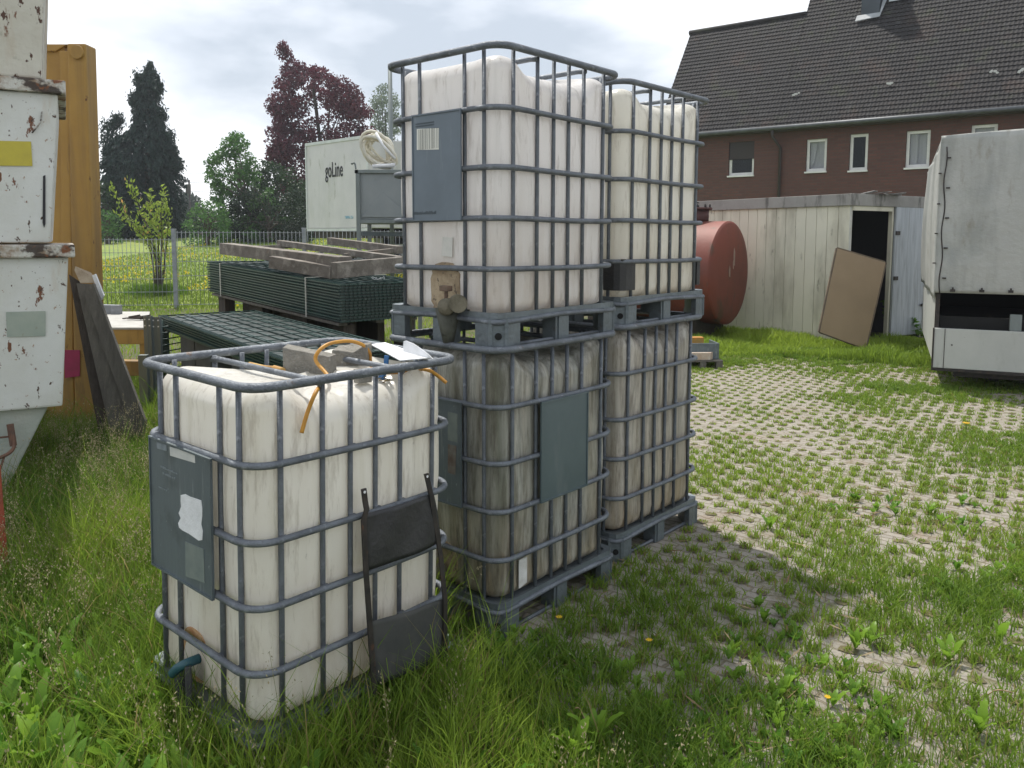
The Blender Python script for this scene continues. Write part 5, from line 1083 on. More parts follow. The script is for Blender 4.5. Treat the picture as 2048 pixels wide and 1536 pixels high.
def blobtree(name, label, cat, outline, Y, depth, n_cl, rc, per, lsize, mat, group=None, base_px=None, zbase=None, seed=1, aspect=.55, flat=.85, drop=0.0, trunk=True, gap=.0):
    # outline: list of (py, px_left, px_right) rows of the crown at distance Y; the crown is a rounded body of real depth
    rr = random.Random(seed); rows = sorted(outline); ys = [r[0] for r in rows]
    def row(py):
        for i in range(len(rows)-1):
            if rows[i][0] <= py <= rows[i+1][0]:
                t = (py-rows[i][0])/(rows[i+1][0]-rows[i][0]); return rows[i][1]*(1-t)+rows[i+1][1]*t, rows[i][2]*(1-t)+rows[i+1][2]*t
        return rows[-1][1:]
    cs = []; rs = []; pxm = Y/FOC
    while len(cs) < n_cl:
        py = rr.uniform(ys[0], ys[-1]); l_, r_ = row(py); wr = (r_-l_)/2
        if rr.random() > (wr+12)/(max((q[2]-q[1])/2 for q in rows)+12): continue
        u_ = rr.uniform(-1, 1); u_ = math.copysign(abs(u_)**.7, u_); px = (l_+r_)/2+u_*max(0, wr-rc*.55/pxm)
        dd = depth*min(1, wr*pxm/depth+.1)*math.sqrt(max(0, 1-u_*u_)); yy = Y+rr.uniform(-1, 1)*dd
        p = at(px, py, Y); p = Vector((p.x, yy, p.z)); cs.append(p); rs.append(rc*rr.uniform(.55, 1.2)*min(1, .45+wr*pxm/(rc*2.0)))
    bx = base_px or (rows[-1][1]+rows[-1][2])/2; bp = at(bx, 474, Y); zb = zgl(bp.x, Y) if zbase is None else zbase
    t = thing(name, label, cat, (bp.x, Y, zb), 0, group)
    P, T = clumps(cs, rs, per, flat)
    leaves('crown', P, lsize*RNG.uniform(.6, 1.3, len(P)), T, mat, t, aspect, drop=drop)
    if trunk: limbs(t, (bp.x, Y, zb), tuple(at((row(ys[0]+.2*(ys[-1]-ys[0]))[0]+row(ys[0]+.2*(ys[-1]-ys[0]))[1])/2, ys[0]+.2*(ys[-1]-ys[0]), Y)), .16*Y/45, rr.sample(cs, min(16, len(cs))), rr)
    return t
CON = leafmat('conifer_foliage', (.006, .018, .016), (.024, .052, .040), .15, .6)
PUR = leafmat('purple_foliage', (.06, .017, .030), (.15, .034, .052), .3, .5)
GRN = leafmat('green_foliage', (.04, .11, .03), (.12, .24, .06), .35, .45)
DKG = leafmat('dark_green_foliage', (.02, .045, .02), (.05, .09, .035), .25, .5)
PAL = leafmat('pale_foliage', (.13, .17, .13), (.22, .26, .20), .35, .5)
# conifer: drooping sprays round a spire
cY = 45.0
cont = thing('conifer', 'tall dark conifer with a thin drooping spire behind the lawn, left of the power lines', 'tree', (at(290, 474, cY).x, cY, zgl(-20, cY)))
rr = random.Random(3); P = []; S = []; D = []
prof = [(122, 300, 302), (140, 292, 308), (160, 279, 318), (180, 272, 314), (200, 266, 322), (220, 270, 318), (245, 264, 328), (262, 262, 324), (280, 240, 336), (300, 222, 345), (330, 212, 352), (370, 208, 358), (420, 214, 360), (486, 222, 358)]
side = [(252, 206, 236), (240, 228, 242), (275, 204, 240), (300, 208, 230), (268, 322, 346), (230, 316, 330), (300, 335, 353), (330, 345, 362), (200, 262, 272), (158, 272, 284), (175, 312, 322)]
def prow(py):
    for i in range(len(prof)-1):
        if prof[i][0] <= py <= prof[i+1][0]:
            t = (py-prof[i][0])/(prof[i+1][0]-prof[i][0]); return prof[i][1]*(1-t)+prof[i+1][1]*t, prof[i][2]*(1-t)+prof[i+1][2]*t
for k in range(1700):
    py = 122+(484-122)*rr.random()**.72; l_, r_ = prow(py); cx_ = (l_+r_)/2; hw_ = (r_-l_)/2*rr.uniform(.66, 1.18); a_ = rr.uniform(0, 2*PI)
    rad = hw_*cY/FOC; c_ = at(cx_, py, cY); tip = Vector((c_.x+rad*math.cos(a_), cY+rad*math.sin(a_)*.9, c_.z-.10)); root = Vector((c_.x+.1*rad*math.cos(a_), cY, c_.z+.15*rad))
    m_ = int(14+rad*16)
    for j in range(m_):
        t = rr.uniform(.25, 1)**.6; p = root.lerp(tip, t)+Vector((rr.gauss(0, .07), rr.gauss(0, .07), .22*rad*math.sin(PI*t)*.8+rr.gauss(0, .06))); P.append(p)
        D.append(Vector((math.cos(a_)*.5, math.sin(a_)*.5, -.35-.6*t)))
for (py, l_, r_) in side:
    for k in range(420):
        px = rr.uniform(l_, r_); p = at(px, py+rr.gauss(0, 7)+.3*abs(px-(l_+r_)/2), cY); P.append(Vector((p.x, cY+rr.gauss(0, .3), p.z))); D.append(Vector((rr.uniform(-.4, .4), 0, -.6)))
P = np.array(P); D = np.array(D); leaves('crown', P, .20*RNG.uniform(.6, 1.3, len(P)), np.clip(RNG.normal(.5, .25, len(P)), 0, 1), CON, cont, .38, updir=D)
b = MB(); tb_ = at(300, 128, cY); b.tube([(at(290, 474, cY).x, cY, zgl(-20, cY)), (tb_.x, cY, tb_.z)], .22, 8, r1=.02); b.build('trunk', M_['bark'], cont)
blobtree('copper_beech', 'large purple-leaved tree with a leaning crown tip rising behind the white trailer', 'tree', [(92, 560, 578), (110, 555, 585), (128, 556, 598), (145, 563, 650), (160, 560, 680), (185, 545, 730), (230, 540, 745), (280, 540, 754), (330, 538, 754), (380, 560, 740), (420, 590, 735), (462, 610, 720)], 50, 2.9, 640, .52, 290, .20, PUR, seed=4, trunk=True)
blobtree('walnut_tree', 'fresh green tree with a feathery top right of the power lines gap', 'tree', [(268, 468, 484), (290, 448, 502), (315, 425, 508), (335, 405, 512), (355, 412, 520), (380, 432, 540), (410, 425, 560), (440, 430, 580), (484, 440, 580)], 42, 1.8, 250, .34, 520, .16, GRN, seed=5)
blobtree('shrub', 'olive green bushy shrub in the dark space between the walnut and the purple tree', 'shrub', [(330, 528, 540), (345, 510, 585), (370, 505, 610), (400, 500, 615), (430, 495, 620), (486, 490, 620)], 44, 1.6, 190, .45, 380, .16, DKG, 'shrubs along the lawn', seed=6)
blobtree('shrub', 'light green low shrub at the foot of the walnut tree, nearest the gap', 'shrub', [(408, 400, 440), (425, 375, 455), (445, 368, 460), (490, 366, 462)], 39, 1.0, 60, .32, 420, .13, GRN, 'shrubs along the lawn', seed=7)
blobtree('shrub', 'very dark shrub at lawn level below the purple tree', 'shrub', [(385, 470, 610), (410, 455, 622), (440, 450, 625), (488, 450, 625)], 41, 1.2, 110, .42, 300, .15, leafmat('deep_shade', (.014, .028, .016), (.03, .05, .025), .2, .6), 'shrubs along the lawn', seed=8)
blobtree('shrub', 'dark green shrub between the yellow container and the conifer', 'shrub', [(372, 186, 214), (390, 180, 230), (430, 178, 240), (486, 178, 245)], 43, 1.2, 80, .42, 300, .16, DKG, 'shrubs along the lawn', seed=9)
blobtree('shrub', 'lower green shrub at the left foot of the conifer', 'shrub', [(425, 195, 225), (440, 188, 240), (488, 186, 245)], 40, .9, 40, .32, 380, .13, GRN, 'shrubs along the lawn', seed=10)
blobtree('distant_tree', 'hazy distant tree low in the gap below the utility pole', 'tree', [(393, 362, 375), (400, 355, 400), (415, 350, 408), (440, 345, 415), (466, 345, 415)], 95, 2, 110, .8, 130, .38, leafmat('far_foliage', (.035, .055, .045), (.06, .085, .06), .2, .7), zbase=1.2, seed=11)
blobtree('pale_tree', 'pale grey-green airy tree behind the white hose coil', 'tree', [(176, 752, 778), (190, 742, 795), (215, 738, 802), (250, 742, 802), (290, 744, 802), (340, 746, 800), (400, 750, 800)], 75, 1.8, 260, .6, 90, .24, PAL, zbase=1.4, seed=12)
# far hedge along the lawn edge
hb = thing('hedge', 'long dark hedge closing the far side of the lawn', 'hedge', (at(420, 474, 56).x, 56, 1.48))
Pc_ = []; 
for k in range(800): px = RNG.uniform(100, 900); p = at(px, 474, 56); Pc_.append((p.x, 56+RNG.uniform(-.8, .8), 1.3+RNG.uniform(0, 1.9)*(.75+.25*math.sin(px*.05))))
P, T = clumps(Pc_, [.55]*len(Pc_), 120, 1); leaves('foliage', P, .26*RNG.uniform(.6, 1.3, len(P)), T, DKG, hb)
# young fruit tree by the fence
sY = 20.2; st_ = thing('young_tree', 'young multi-stemmed tree with bright yellow-green leaves on the lawn just behind the fence', 'tree', (at(315, 598, sY).x, sY, 0))
rr = random.Random(14); stems = [((312, 596), (300, 500), (262, 440), (222, 372)), ((314, 596), (308, 490), (280, 420), (258, 360)), ((316, 596), (316, 480), (300, 430), (298, 385)), ((318, 596), (324, 480), (322, 430), (327, 375)), ((320, 596), (332, 500), (336, 440), (330, 395)), ((318, 596), (312, 520), (285, 470), (240, 425)), ((320, 596), (330, 520), (318, 460), (312, 410)), ((317, 596), (322, 540), (300, 480), (275, 452))]
b = MB(); LP = []; LT = []; LD = []
for s_ in stems:
    pts = [at(x_, y_, sY+rr.uniform(-.35, .35) if i else sY) for i, (x_, y_) in enumerate(s_)]; cp_ = curve_pts(pts, 8); b.tube(cp_, .026, 6, r1=.005)
    for i, p in enumerate(cp_):
        f_ = i/len(cp_)
        if f_ < .30: continue
        for j in range(rr.choice([5, 7, 9])):
            off = Vector((rr.gauss(0, .055), rr.gauss(0, .055), rr.gauss(0, .05))); LP.append(p+off); LT.append(min(1, max(0, rr.gauss(.5, .22)))); LD.append(Vector((off.x*4, off.y*4, .5)))
b.build('stems', M_['bark'], st_)
leaves('crown', np.array(LP), .12*RNG.uniform(.6, 1.3, len(LP)), np.array(LT), leafmat('bright_leaf', (.16, .25, .04), (.36, .44, .09), .45, .4, cc=(.50, .30, .12)), st_, .42, updir=np.array(LD))

# ---- grass
def blades(name, P, h, w, tint, mat, lean=.35, parent=None):
    n = len(P); a = RNG.uniform(0, 2*PI, n); ld = RNG.uniform(0, 2*PI, n); bend = h*np.abs(RNG.normal(lean, lean*.5, n)); ax = np.stack([np.cos(ld), np.sin(ld), np.zeros(n)], 1); sd_ = np.stack([np.cos(a), np.sin(a), np.zeros(n)], 1)
    V = []; lv = [(0, 1), (.4, .95), (.75, .65)]
    for t, wf in lv:
        c = P+ax*(bend*t*t)[:, None]+np.array([0, 0, 1.0])*(h*t*(1-.12*t))[:, None]; o_ = sd_*(w*wf*.5)[:, None]; V += [c-o_, c+o_]
    V.append(P+ax*bend[:, None]+np.array([0, 0, 1.0])*(h*.88)[:, None]); V = np.stack(V, 1).reshape(-1, 3)
    b0 = (np.arange(n)*7)[:, None]; F = np.concatenate([b0+np.array([[0, 1, 3, 2]]), b0+np.array([[2, 3, 5, 4]]), b0+np.array([[4, 5, 6]])], 1).ravel()
    me = npmesh(name, V, 7, F, np.tile([4, 4, 3], n), np.repeat(tint, 7), mat); o = bpy.data.objects.new(name, me); C.objects.link(o); return o
def vnoise(x, y, s, seed=0):          # smooth value noise
    r = np.random.default_rng(seed); g = r.random((64, 64)); xs = x/s+31; ys = y/s+17; xi = np.floor(xs).astype(int); yi = np.floor(ys).astype(int); fx = xs-xi; fy = ys-yi; fx = fx*fx*(3-2*fx); fy = fy*fy*(3-2*fy)
    q = lambda i, j: g[i % 64, j % 64]
    return (q(xi, yi)*(1-fx)+q(xi+1, yi)*fx)*(1-fy)+(q(xi, yi+1)*(1-fx)+q(xi+1, yi+1)*fx)*fy
def inpoly(x, y, poly):
    c = np.zeros(len(x), bool); n = len(poly)
    for i in range(n):
        x0_, y0_ = poly[i]; x1_, y1_ = poly[(i+1) % n]; k = ((y0_ > y) != (y1_ > y)) & (x < (x1_-x0_)*(y-y0_)/(y1_-y0_+1e-12)+x0_); c ^= k
    return c
def inbox(x, y, T, m=.0):             # under a container
    Mi = np.array(MW[T].inverted()); lx = Mi[0, 0]*x+Mi[0, 1]*y+Mi[0, 3]; ly = Mi[1, 0]*x+Mi[1, 1]*y+Mi[1, 3]; return (lx > m) & (lx < TL-m) & (ly > m) & (ly < TW-m)
def infrust(x, y, mg=.12): return (np.abs(x) < y*(.66+mg*.3)+.35)
GR = leafmat('grass', (.065, .155, .020), (.31, .42, .055), .52, .45, cc=(.30, .25, .10))
# tall meadow grass: left side and foreground
def scatter(n, x0, x1, y0, y1):
    return RNG.uniform(x0, x1, n), RNG.uniform(y0, y1, n)
PS = [(x+.0, y) for x, y in PAVE]
def pdist(x, y):                      # signed "how far into the paving" using a soft noise edge
    return inpoly(x+.22*(vnoise(x, y, .5, 3)-.5)+.12*(vnoise(x, y, .15, 4)-.5), y+.25*(vnoise(x, y, .45, 5)-.5), PS)
xs, ys = scatter(520000, -5.5, 3.2, 1.25, 8.0); dens = np.clip(1.35-ys*.14, .18, 1.0)
front = ys < 2.62-.22*xs+.16*(vnoise(xs, ys, .3, 9)-.5)     # tall strip nearest the camera, thinning to the right
frd = np.where(xs > .1, np.clip(1.05-.42*xs, .10, 1), 1)
inp = pdist(xs, ys); keep = infrust(xs, ys) & (RNG.random(len(xs)) < dens) & ((~inp) | (front & (RNG.random(len(xs)) < .55*frd))) & ~inbox(xs, ys, A, .04) & ~inbox(xs, ys, BL, .05) & ~inbox(xs, ys, CL, .05)
keep &= ~((ys > 4.0) & (xs > -.6) & ~inp & (RNG.random(len(xs)) < .5))
xs, ys, inp = xs[keep], ys[keep], inp[keep]; cl = vnoise(xs, ys, .22, 21); cl2 = vnoise(xs, ys, .9, 22)
h = (.06+.19*cl*cl2+.09*RNG.random(len(xs)))*np.where(xs < -.9, 1.45, 1.0)*np.where(inp, .72, 1)*np.where((xs > .0), .72, 1)
h *= np.where((ys < 2.75) & (xs < -.2), .64, 1.0); h += np.where(inbox(xs, ys, A, -.20), .05+.11*RNG.random(len(xs)), 0)
tall = RNG.random(len(xs)) < .05; h = np.where(tall, h*1.7, h)
P = np.stack([xs, ys, np.zeros(len(xs))], 1); tn = np.clip(.02+.75*vnoise(xs, ys, .5, 23)*cl2+.38*RNG.random(len(xs))-.1*cl, 0, .93); tn = np.where(RNG.random(len(xs)) < .085, 1.0, tn)
tag(blades('meadow_grass', P, h, RNG.uniform(.0018, .0044, len(xs))*(1+ys*.10), tn, GR, .42), 'tall mixed meadow grass around the containers', 'grass', kind='stuff')
# tufts in the paving grid (staggered lattice)
v1_, v2_ = np.array([.135, .014]), np.array([.046, -.122])
I, J = np.meshgrid(np.arange(-140, 141), np.arange(-140, 141))
X = (I[..., None]*v1_+J[..., None]*v2_).reshape(-1, 2)+RNG.normal(0, .008, (I.size, 2)); X[:, 0] += 2; X[:, 1] += 4
k = inpoly(X[:, 0], X[:, 1], PAVE) & infrust(X[:, 0], X[:, 1]) & (X[:, 1] > 1.5) & (X[:, 1] < 11) & ~inbox(X[:, 0], X[:, 1], CL, .03) & ~inbox(X[:, 0], X[:, 1], BL, .03); X = X[k]
v1 = vnoise(X[:, 0], X[:, 1], .55, 31); v2 = vnoise(X[:, 0], X[:, 1], 1.7, 32); near = np.clip((4.6-X[:, 1])/2.2, 0, 1); far = np.clip((X[:, 1]-9.3)/1.4, 0, 1); rightg = np.clip((X[:, 0]-1.5-.12*X[:, 1])/1.6, 0, 1)
lush = np.clip(.12+.42*v1*v1+1.05*near*(.5+.8*v1)+.75*far+.40*rightg*(.3+v1)+.28*(v2-.45), 0.02, 1.15)
lush = np.where(RNG.random(len(X)) < .16+.0*lush, lush*.15, lush)
n_b = (9+105*lush).astype(int); idx = np.repeat(np.arange(len(X)), n_b); sp = (.013+.028*lush)[idx]
P = np.stack([X[idx, 0]+RNG.normal(0, 1, len(idx))*sp, X[idx, 1]+RNG.normal(0, 1, len(idx))*sp, np.full(len(idx), .004)], 1); lu = lush[idx]
h = (.016+.070*lu*RNG.uniform(.4, 1.25, len(idx)))*np.where(P[:, 1] > 5, .75, 1); tn = np.clip(.50+.38*RNG.random(len(idx))-.35*lu+.25*(v2[idx]-.5), 0, .92); tn = np.where(RNG.random(len(idx)) < .07*(1.3-lu), 1.0, tn)
pk = MB(); rq = random.Random(77)  # soil patches at the tufts, recess shadow put into their dark colour
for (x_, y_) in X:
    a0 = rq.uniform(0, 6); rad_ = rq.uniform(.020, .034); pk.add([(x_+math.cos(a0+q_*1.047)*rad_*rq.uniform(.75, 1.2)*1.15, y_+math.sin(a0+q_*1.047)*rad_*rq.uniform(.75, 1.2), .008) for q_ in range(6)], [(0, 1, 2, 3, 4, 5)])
tag(pk.build('shaded_soil_pockets', pm('shaded_pocket_soil', (.10, .085, .045), (.15, .13, .06), 14, rough=.95, bump=.5)), 'soil pockets between the paving stones, recess shade in their dark colour', 'soil', kind='stuff')
tag(blades('paving_grass', P, h, RNG.uniform(.0022, .0048, len(idx))*(1+P[:, 1]*.13), tn, GR, .55), 'grass tufts growing through the holes of the paving', 'grass', kind='stuff')
# grass strip at shed, tank and lorry; round the bundles; sparse blades on the lawn
def strip_grass(n, poly, h0, h1, w0, name, lab, seed):
    xs_ = [p[0] for p in poly]; ys_ = [p[1] for p in poly]; x_, y_ = scatter(n, min(xs_), max(xs_), min(ys_), max(ys_)); k = inpoly(x_, y_, poly); x_, y_ = x_[k], y_[k]; cl = vnoise(x_, y_, .4, seed)
    h = h0+(h1-h0)*cl*RNG.uniform(.5, 1.2, len(x_)); tn = np.clip(.3+.5*vnoise(x_, y_, .8, seed+1)+.2*RNG.random(len(x_)), 0, .93)
    return tag(blades(name, np.stack([x_, y_, np.full(len(x_), .0)], 1), h, RNG.uniform(.6, 1.2, len(x_))*w0, tn, GR, .4), lab, 'grass', kind='stuff')
strip_grass(52000, [(1.6, 9.9), (2.5, 10.3), (3.4, 10.5), (4.6, 9.8), (5.3, 9.35), (6.4, 9.2), (7.4, 11.0), (6.2, 12.3), (4.9, 11.6), (3.9, 13.3), (3.3, 14.2), (1.5, 14)], .05, .24, .013, 'verge_grass', 'rough grass verge along the shed, red tank and lorry', 41)
strip_grass(26000, [(-6.5, 8), (-1.2, 4.6), (1.5, 8.5), (2.2, 14), (-2, 17), (-9, 17)], .04, .16, .014, 'yard_grass', 'grass around the fence panel bundles', 43)
x_, y_ = scatter(150000, -15.5, 1.5, 17.3, 44); p_keep = RNG.random(len(x_)) < np.clip(24/y_-.35, .1, 1); x_, y_ = x_[p_keep], y_[p_keep]; z_ = np.array([zgl(a_, b_) for a_, b_ in zip(x_, y_)])
yel = (vnoise(x_, y_*.6, 1.6, 51) > .58) & (RNG.random(len(x_)) < .12)
tag(blades('lawn_grass', np.stack([x_, y_, z_], 1), RNG.uniform(.03, .10, len(x_)), RNG.uniform(.012, .03, len(x_)), np.clip(.35+.5*RNG.random(len(x_))*vnoise(x_, y_, 1.2, 52)+.2, 0, .9), leafmat('lawn_blade', (.09, .16, .02), (.22, .30, .04), .4, .6), .5), 'short grass of the lawn', 'grass', kind='stuff')
dx, dy = x_[yel], y_[yel]; leaves('dandelion_flowers', np.stack([dx, dy, z_[yel]+.08], 1), RNG.uniform(.04, .08, len(dx)), RNG.random(len(dx)), leafmat('yellow_petals', (.55, .42, .02), (.75, .60, .03), .3, .6), None, .9); tag(bpy.data.objects['dandelion_flowers'], 'yellow flower specks spread over the lawn', 'flowers', kind='stuff')
# shade-loving base growth round the sapling
x_, y_ = RNG.normal(st_.location.x, .28, 2600), RNG.normal(sY, .25, 2600); tag(blades('tree_base_grass', np.stack([x_, y_, np.full(2600, .06)], 1), RNG.uniform(.1, .42, 2600), RNG.uniform(.012, .025, 2600), RNG.random(2600)*.35, GR, .3), 'long grass at the foot of the young tree', 'grass', kind='stuff')
# seed-head stalks
SEED = leafmat('seed_heads', (.26, .24, .12), (.50, .42, .28), .35, .7)
x_, y_ = scatter(6000, -4.2, 1.6, 1.6, 5.6); k = infrust(x_, y_, .05) & ~pdist(x_, y_) | ((y_ < 2.45) & (x_ < 1.5) & (RNG.random(len(x_)) < .35)); k &= ~inbox(x_, y_, A, -.05) & ~inbox(x_, y_, BL, -.05); k &= RNG.random(len(x_)) < np.where(y_ < 2.5, .10, np.where(x_ < -1.0, .42, .26))*(.3+1.4*vnoise(x_, y_, .35, 61)); x_, y_ = x_[k], y_[k]
hh = RNG.uniform(.24, .48, len(x_))*np.where(x_ > -.6, .72, 1); b = MB(); HP = []; HD = []; HS = []
for a_, c_, h_ in zip(x_, y_, hh):
    lx, ly = RNG.normal(0, .06, 2); p0 = Vector((a_, c_, 0)); p2 = Vector((a_+lx, c_+ly, h_)); p1 = p0.lerp(p2, .5)+Vector((-lx*.2, -ly*.2, 0)); b.tube([p0, p1, p2], .0011, 3, r1=.0006, cap=False)
    kind_ = RNG.random(); m_ = 46 if kind_ < .65 else 26; sp_h = .030 if kind_ < .65 else .008
    for j in range(m_):
        t = RNG.uniform(.62, 1.02); p = p1.lerp(p2, (t-.5)*2); s_ = sp_h*(1.15-t)*2.2+.003; HP.append(p+Vector((RNG.normal(0, s_), RNG.normal(0, s_), RNG.normal(0, .006)))); HD.append((RNG.normal(0, .4), RNG.normal(0, .4), .8)); HS.append(RNG.uniform(.006, .012))
so = b.build('grass_stalks', pm('stalk', (.20, .22, .07), (.30, .26, .12), 9, transl=.2)); tag(so, 'thin seeding grass stalks standing above the meadow grass', 'grass', kind='stuff')
o = leaves('grass_seed_heads', np.array(HP), np.array(HS), RNG.random(len(HP)), SEED, None, .45, updir=np.array(HD)); tag(o, 'feathery grass seed heads above the meadow grass', 'grass', kind='stuff')
# broad-leaved weeds (dock, dandelion): one ground-cover mesh of real bent leaves
def weed_mesh(name, roots, mat, lab):
    V = []; F = []; LT_ = []; T = []
    for (x0_, y0_, sc, nl, wr, tn) in roots:
        a0 = RNG.uniform(0, 2*PI)
        for q in range(nl):
            a_ = a0+2*PI*q/nl+RNG.normal(0, .25); L_ = sc*RNG.uniform(.7, 1.15); el = RNG.uniform(1.1, 1.52); wd = L_*wr*RNG.uniform(.8, 1.2); base = len(V); n_ = 9; tt = tn+RNG.normal(0, .12); ph = RNG.uniform(0, 6)
            for i in range(n_+1):
                t = i/n_; r_ = L_*(t*math.cos(el)+.22*t*t); z_ = L_*(t*math.sin(el)-.22*t*t*t); wt = wd*(math.sin(PI*min(1, t*.92+.05))**.8)*(.35+.65*min(1, t*2.2))*.5*(1+.14*math.sin(i*2.4+ph))
                if t < .12: wt = wd*.06
                cx0_, cy0_ = x0_+math.cos(a_)*r_, y0_+math.sin(a_)*r_; sx0, sy0 = -math.sin(a_)*wt, math.cos(a_)*wt; cu = .25*wt
                V += [(cx0_-sx0, cy0_-sy0, z_+cu+.004*math.sin(3*i+ph)), (cx0_, cy0_, z_), (cx0_+sx0, cy0_+sy0, z_+cu-.004*math.sin(3*i+ph))]; T += [tt]*3
            for i in range(n_):
                for s_ in (0, 1): a1 = base+i*3+s_; F += [a1, a1+1, a1+4, a1+3]; LT_.append(4)
    me = npmesh(name, np.array(V), 0, np.array(F), np.array(LT_), np.clip(np.array(T), 0, 1), mat); me.polygons.foreach_set('use_smooth', [True]*len(me.polygons)); o = bpy.data.objects.new(name, me); C.objects.link(o); return tag(o, lab, 'weeds', kind='stuff')
WD = leafmat('weed_leaf', (.08, .20, .024), (.23, .38, .04), .48, .38)
roots = []
for k in range(360):
    px, py = RNG.uniform(-60, 1000), RNG.uniform(1270, 1760)
    if px > 640 and RNG.random() < .5: continue
    if RNG.random() < .35: px = RNG.uniform(-60, 640)
    if 640 < px and py < 1380 and px > 900: continue
    p = gp(px, py)
    if inbox(np.array([p.x]), np.array([p.y]), A, -.03)[0]: continue
    roots.append((p.x, p.y, RNG.uniform(.11, .20)*(1.15 if px < 640 else .8), RNG.integers(2, 6), RNG.uniform(.13, .22), RNG.uniform(.2, .8)))
for (px, py) in [(x_, 1500+14*math.sin(x_*.7)+(.0 if x_ < 520 else -.28*(x_-520))) for x_ in range(470, 700, 13)]+[(x_, 1392+.62*(x_-330)) for x_ in range(330, 480, 13)]:
    p = gp(px, py); roots.append((p.x, p.y, RNG.uniform(.10, .15), 4, .20, RNG.uniform(.2, .7)))
for (px, py, s_) in ((905, 1420, .17), (1190, 1500, .16), (1150, 1530, .15), (990, 1320, .09), (460, 1330, .15), (300, 1180, .14), (240, 1260, .16), (70, 1190, .2), (1540, 1060, .1), (1710, 1300, .10), (1740, 1290, .09), (1560, 1400, .10), (1860, 1030, .10), (1880, 1050, .09), (2000, 1290, .12), (1900, 1330, .12), (1960, 1470, .12)):
    p = gp(px, py); roots.append((p.x, p.y, s_, 7, .24, .75))
weed_mesh('broadleaf_weeds', roots, WD, 'broad dock and dandelion leaves growing among the foreground grass')
roots = []
for k in range(900):
    px, py = RNG.uniform(950, 2100), RNG.uniform(1000, 1600); p = gp(px, py)
    if not infrust(np.array([p.x]), np.array([p.y]))[0]: continue
    if vnoise(np.array([p.x]), np.array([p.y]), .5, 71)[0] < .45+.1*(p.y-2.3): continue
    roots.append((p.x, p.y, RNG.uniform(.03, .075), RNG.integers(5, 8), RNG.uniform(.22, .4), RNG.uniform(.1, .8)))
weed_mesh('clover_patches', roots, WD, 'small low leafy weeds among the paving tufts')
# leafy weeds against the shed
def nettle(px, py, hgt, lab):
    g_ = gp(px, py); t = thing('leafy_weed', lab, 'weed', tuple(g_), 0, 'leafy weeds by the shed'); b = MB(); LP = []; LD = []
    for s_ in range(7):
        bx_, by_ = RNG.normal(0, .10, 2); tx_, ty_ = bx_+RNG.normal(0, .05), by_+RNG.normal(0, .05); h_ = hgt*RNG.uniform(.6, 1.05); p0 = g_+Vector((bx_, by_, 0)); p1 = g_+Vector((tx_, ty_, h_)); b.tube([p0, p1], .006, 4, r1=.003)
        for j in range(int(h_/.035)):
            for q in range(3): a_ = RNG.uniform(0, 2*PI); p = p0.lerp(p1, .15+.85*j/(h_/.035)); LP.append(p+Vector((math.cos(a_), math.sin(a_), 0))*.05); LD.append((math.cos(a_)*1.2, math.sin(a_)*1.2, .1))
    b.build('stems', pm('weed_stem', (.08, .12, .04), rough=.8), t); leaves('foliage', np.array(LP), RNG.uniform(.05, .12, len(LP)), RNG.uniform(0, .6, len(LP)), WD, t, .5, updir=np.array(LD))
nettle(1590, 672, .32, 'dark leafy weed in front of the cream shed wall'); nettle(1785, 672, .62, 'tall leafy weed growing in front of the open white shed door'); nettle(1840, 676, .34, 'low leafy weed between white door and lorry'); nettle(1420, 660, .30, 'leafy weed at the foot of the red tank')
# single yellow flowers
YF = pm('flower_yellow', (.80, .55, .02), (.70, .42, .02), 30, transl=.2)
for i, (px, py, hz_, lb) in enumerate(((308, 1325, .10, 'yellow dandelion flower beside the left face of the front tank'), (1298, 1282, .05, 'yellow flower in the shaded paving grass right of the middle stack'), (1655, 1396, .05, 'yellow flower in the sunlit grass at the lower right'), (1118, 1236, .05, 'orange-yellow flower near the foot of the middle stack'), (1932, 848, .06, 'small yellow flower far right on the paving below the lorry'), (1689, 683, .10, 'yellow flower at the foot of the leaning board'))):
    g_ = gp(px, py, hz_); t = thing('yellow_flower', lb, 'flower', (g_.x, g_.y, 0), 0, 'single yellow flowers'); s_ = g_.y/2.6
    MB().tube([(g_.x, g_.y, 0), (g_.x+.004, g_.y, hz_)], .0018*s_, 4).build('stem', M_['teal'] if False else pm('flower_stem', (.12, .20, .05)), t)
    b = MB()
    for k in range(12): a_ = 2*PI*k/12; b.slab([g_, g_+Vector((math.cos(a_-.2), math.sin(a_-.2), .35))*.009*s_, g_+Vector((math.cos(a_), math.sin(a_), .5))*.012*s_, g_+Vector((math.cos(a_+.2), math.sin(a_+.2), .35))*.009*s_], (0, 0, .001))
    b.build('petals', YF, t)
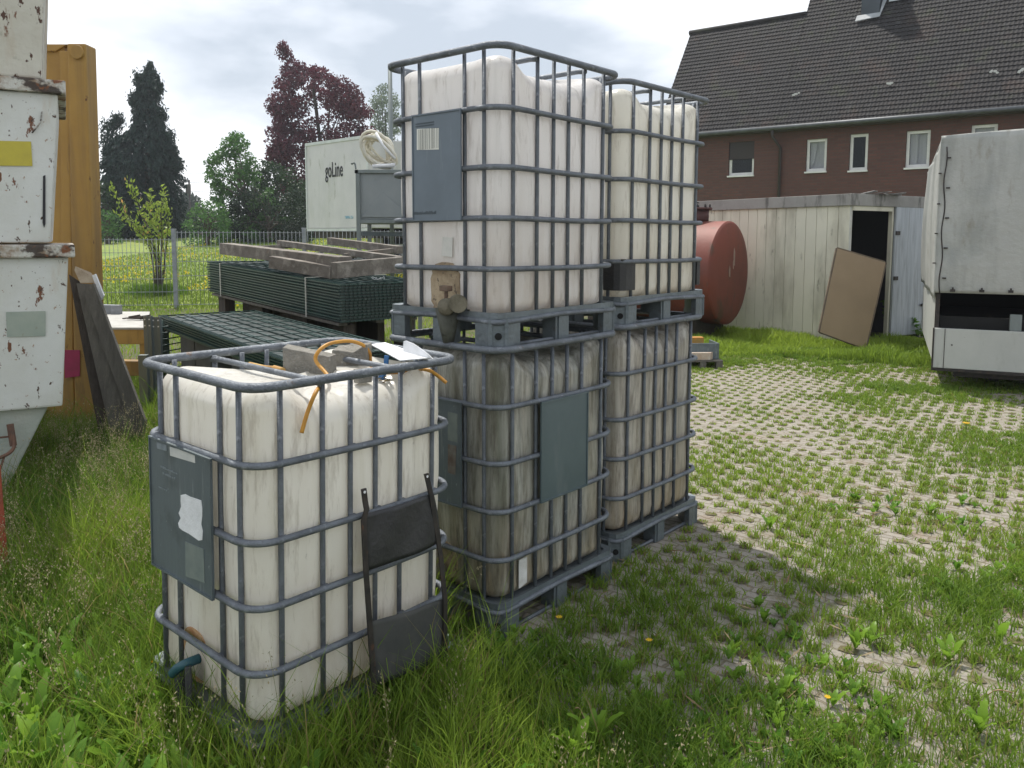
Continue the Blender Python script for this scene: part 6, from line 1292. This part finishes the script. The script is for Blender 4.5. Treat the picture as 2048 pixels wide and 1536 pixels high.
x_, y_ = scatter(2600, -3.5, 3.0, 1.5, 5.0); k = infrust(x_, y_, .0) & ~inbox(x_, y_, A, -.02) & ~inbox(x_, y_, BL, -.02) & ~inbox(x_, y_, CL, -.02) & (RNG.random(len(x_)) < .8*vnoise(x_, y_, .4, 91)); x_, y_ = x_[k], y_[k]
LP = np.stack([x_, y_, RNG.uniform(.010, .05, len(x_))], 1); LD = np.stack([RNG.normal(0, 1, len(x_)), RNG.normal(0, 1, len(x_)), RNG.normal(0, .12, len(x_))], 1)
tag(leaves('dead_grass', LP, RNG.uniform(.03, .12, len(x_)), RNG.random(len(x_)), leafmat('dead_straw', (.22, .13, .07), (.45, .36, .22), .25, .8), None, .07, updir=LD*3), 'dead brown straw and bits of stem lying in the grass and on the paving', 'dead grass', kind='stuff')
# dry arching stalks in the foreground
for i, (pts, lb) in enumerate((((gp(930, 1536), gp(938, 1500, .06), gp(965, 1497, .06), gp(1000, 1515, .05), gp(1030, 1545, .02)), 'dry brown stalk arching at the bottom edge of the photo'), ((gp(1150, 1416, .08), gp(1160, 1418, .07), gp(1175, 1450, .05), gp(1192, 1480, .0)), 'dry brown stalk bent over a broad leaf in the foreground'), ((gp(1975, 1390, .02), gp(1995, 1380, .05), gp(2025, 1385, .04)), 'short dry stalk in the grass at the far right'))):
    tag(MB().tube(curve_pts(pts, 5), .0022, 5).build('dry_stalk', pm('dry_stalk', (.36, .24, .14), (.28, .18, .10), 20)), lb, 'dry stalk', 'dry stalks in the foreground')

# ---- thin scattering air volume, added for a lens-glare veil
hm = bpy.data.materials.new('veil_air'); hm.use_nodes = True; t_ = hm.node_tree; t_.nodes.clear()
pv_ = N(t_, 'ShaderNodeVolumePrincipled'); pv_.inputs['Density'].default_value = .0008; pv_.inputs['Color'].default_value = (.86, .92, 1.0, 1); pv_.inputs['Anisotropy'].default_value = .35
o_ = N(t_, 'ShaderNodeOutputMaterial'); t_.links.new(pv_.outputs[0], o_.inputs['Volume'])
hb_ = MB(); hb_.box(-80, 70, -15, 130, -1, 22); ho = hb_.build('veil_volume', hm); tag(ho, 'thin pale air volume added over the yard as a glare veil', 'veil_volume', kind='stuff')
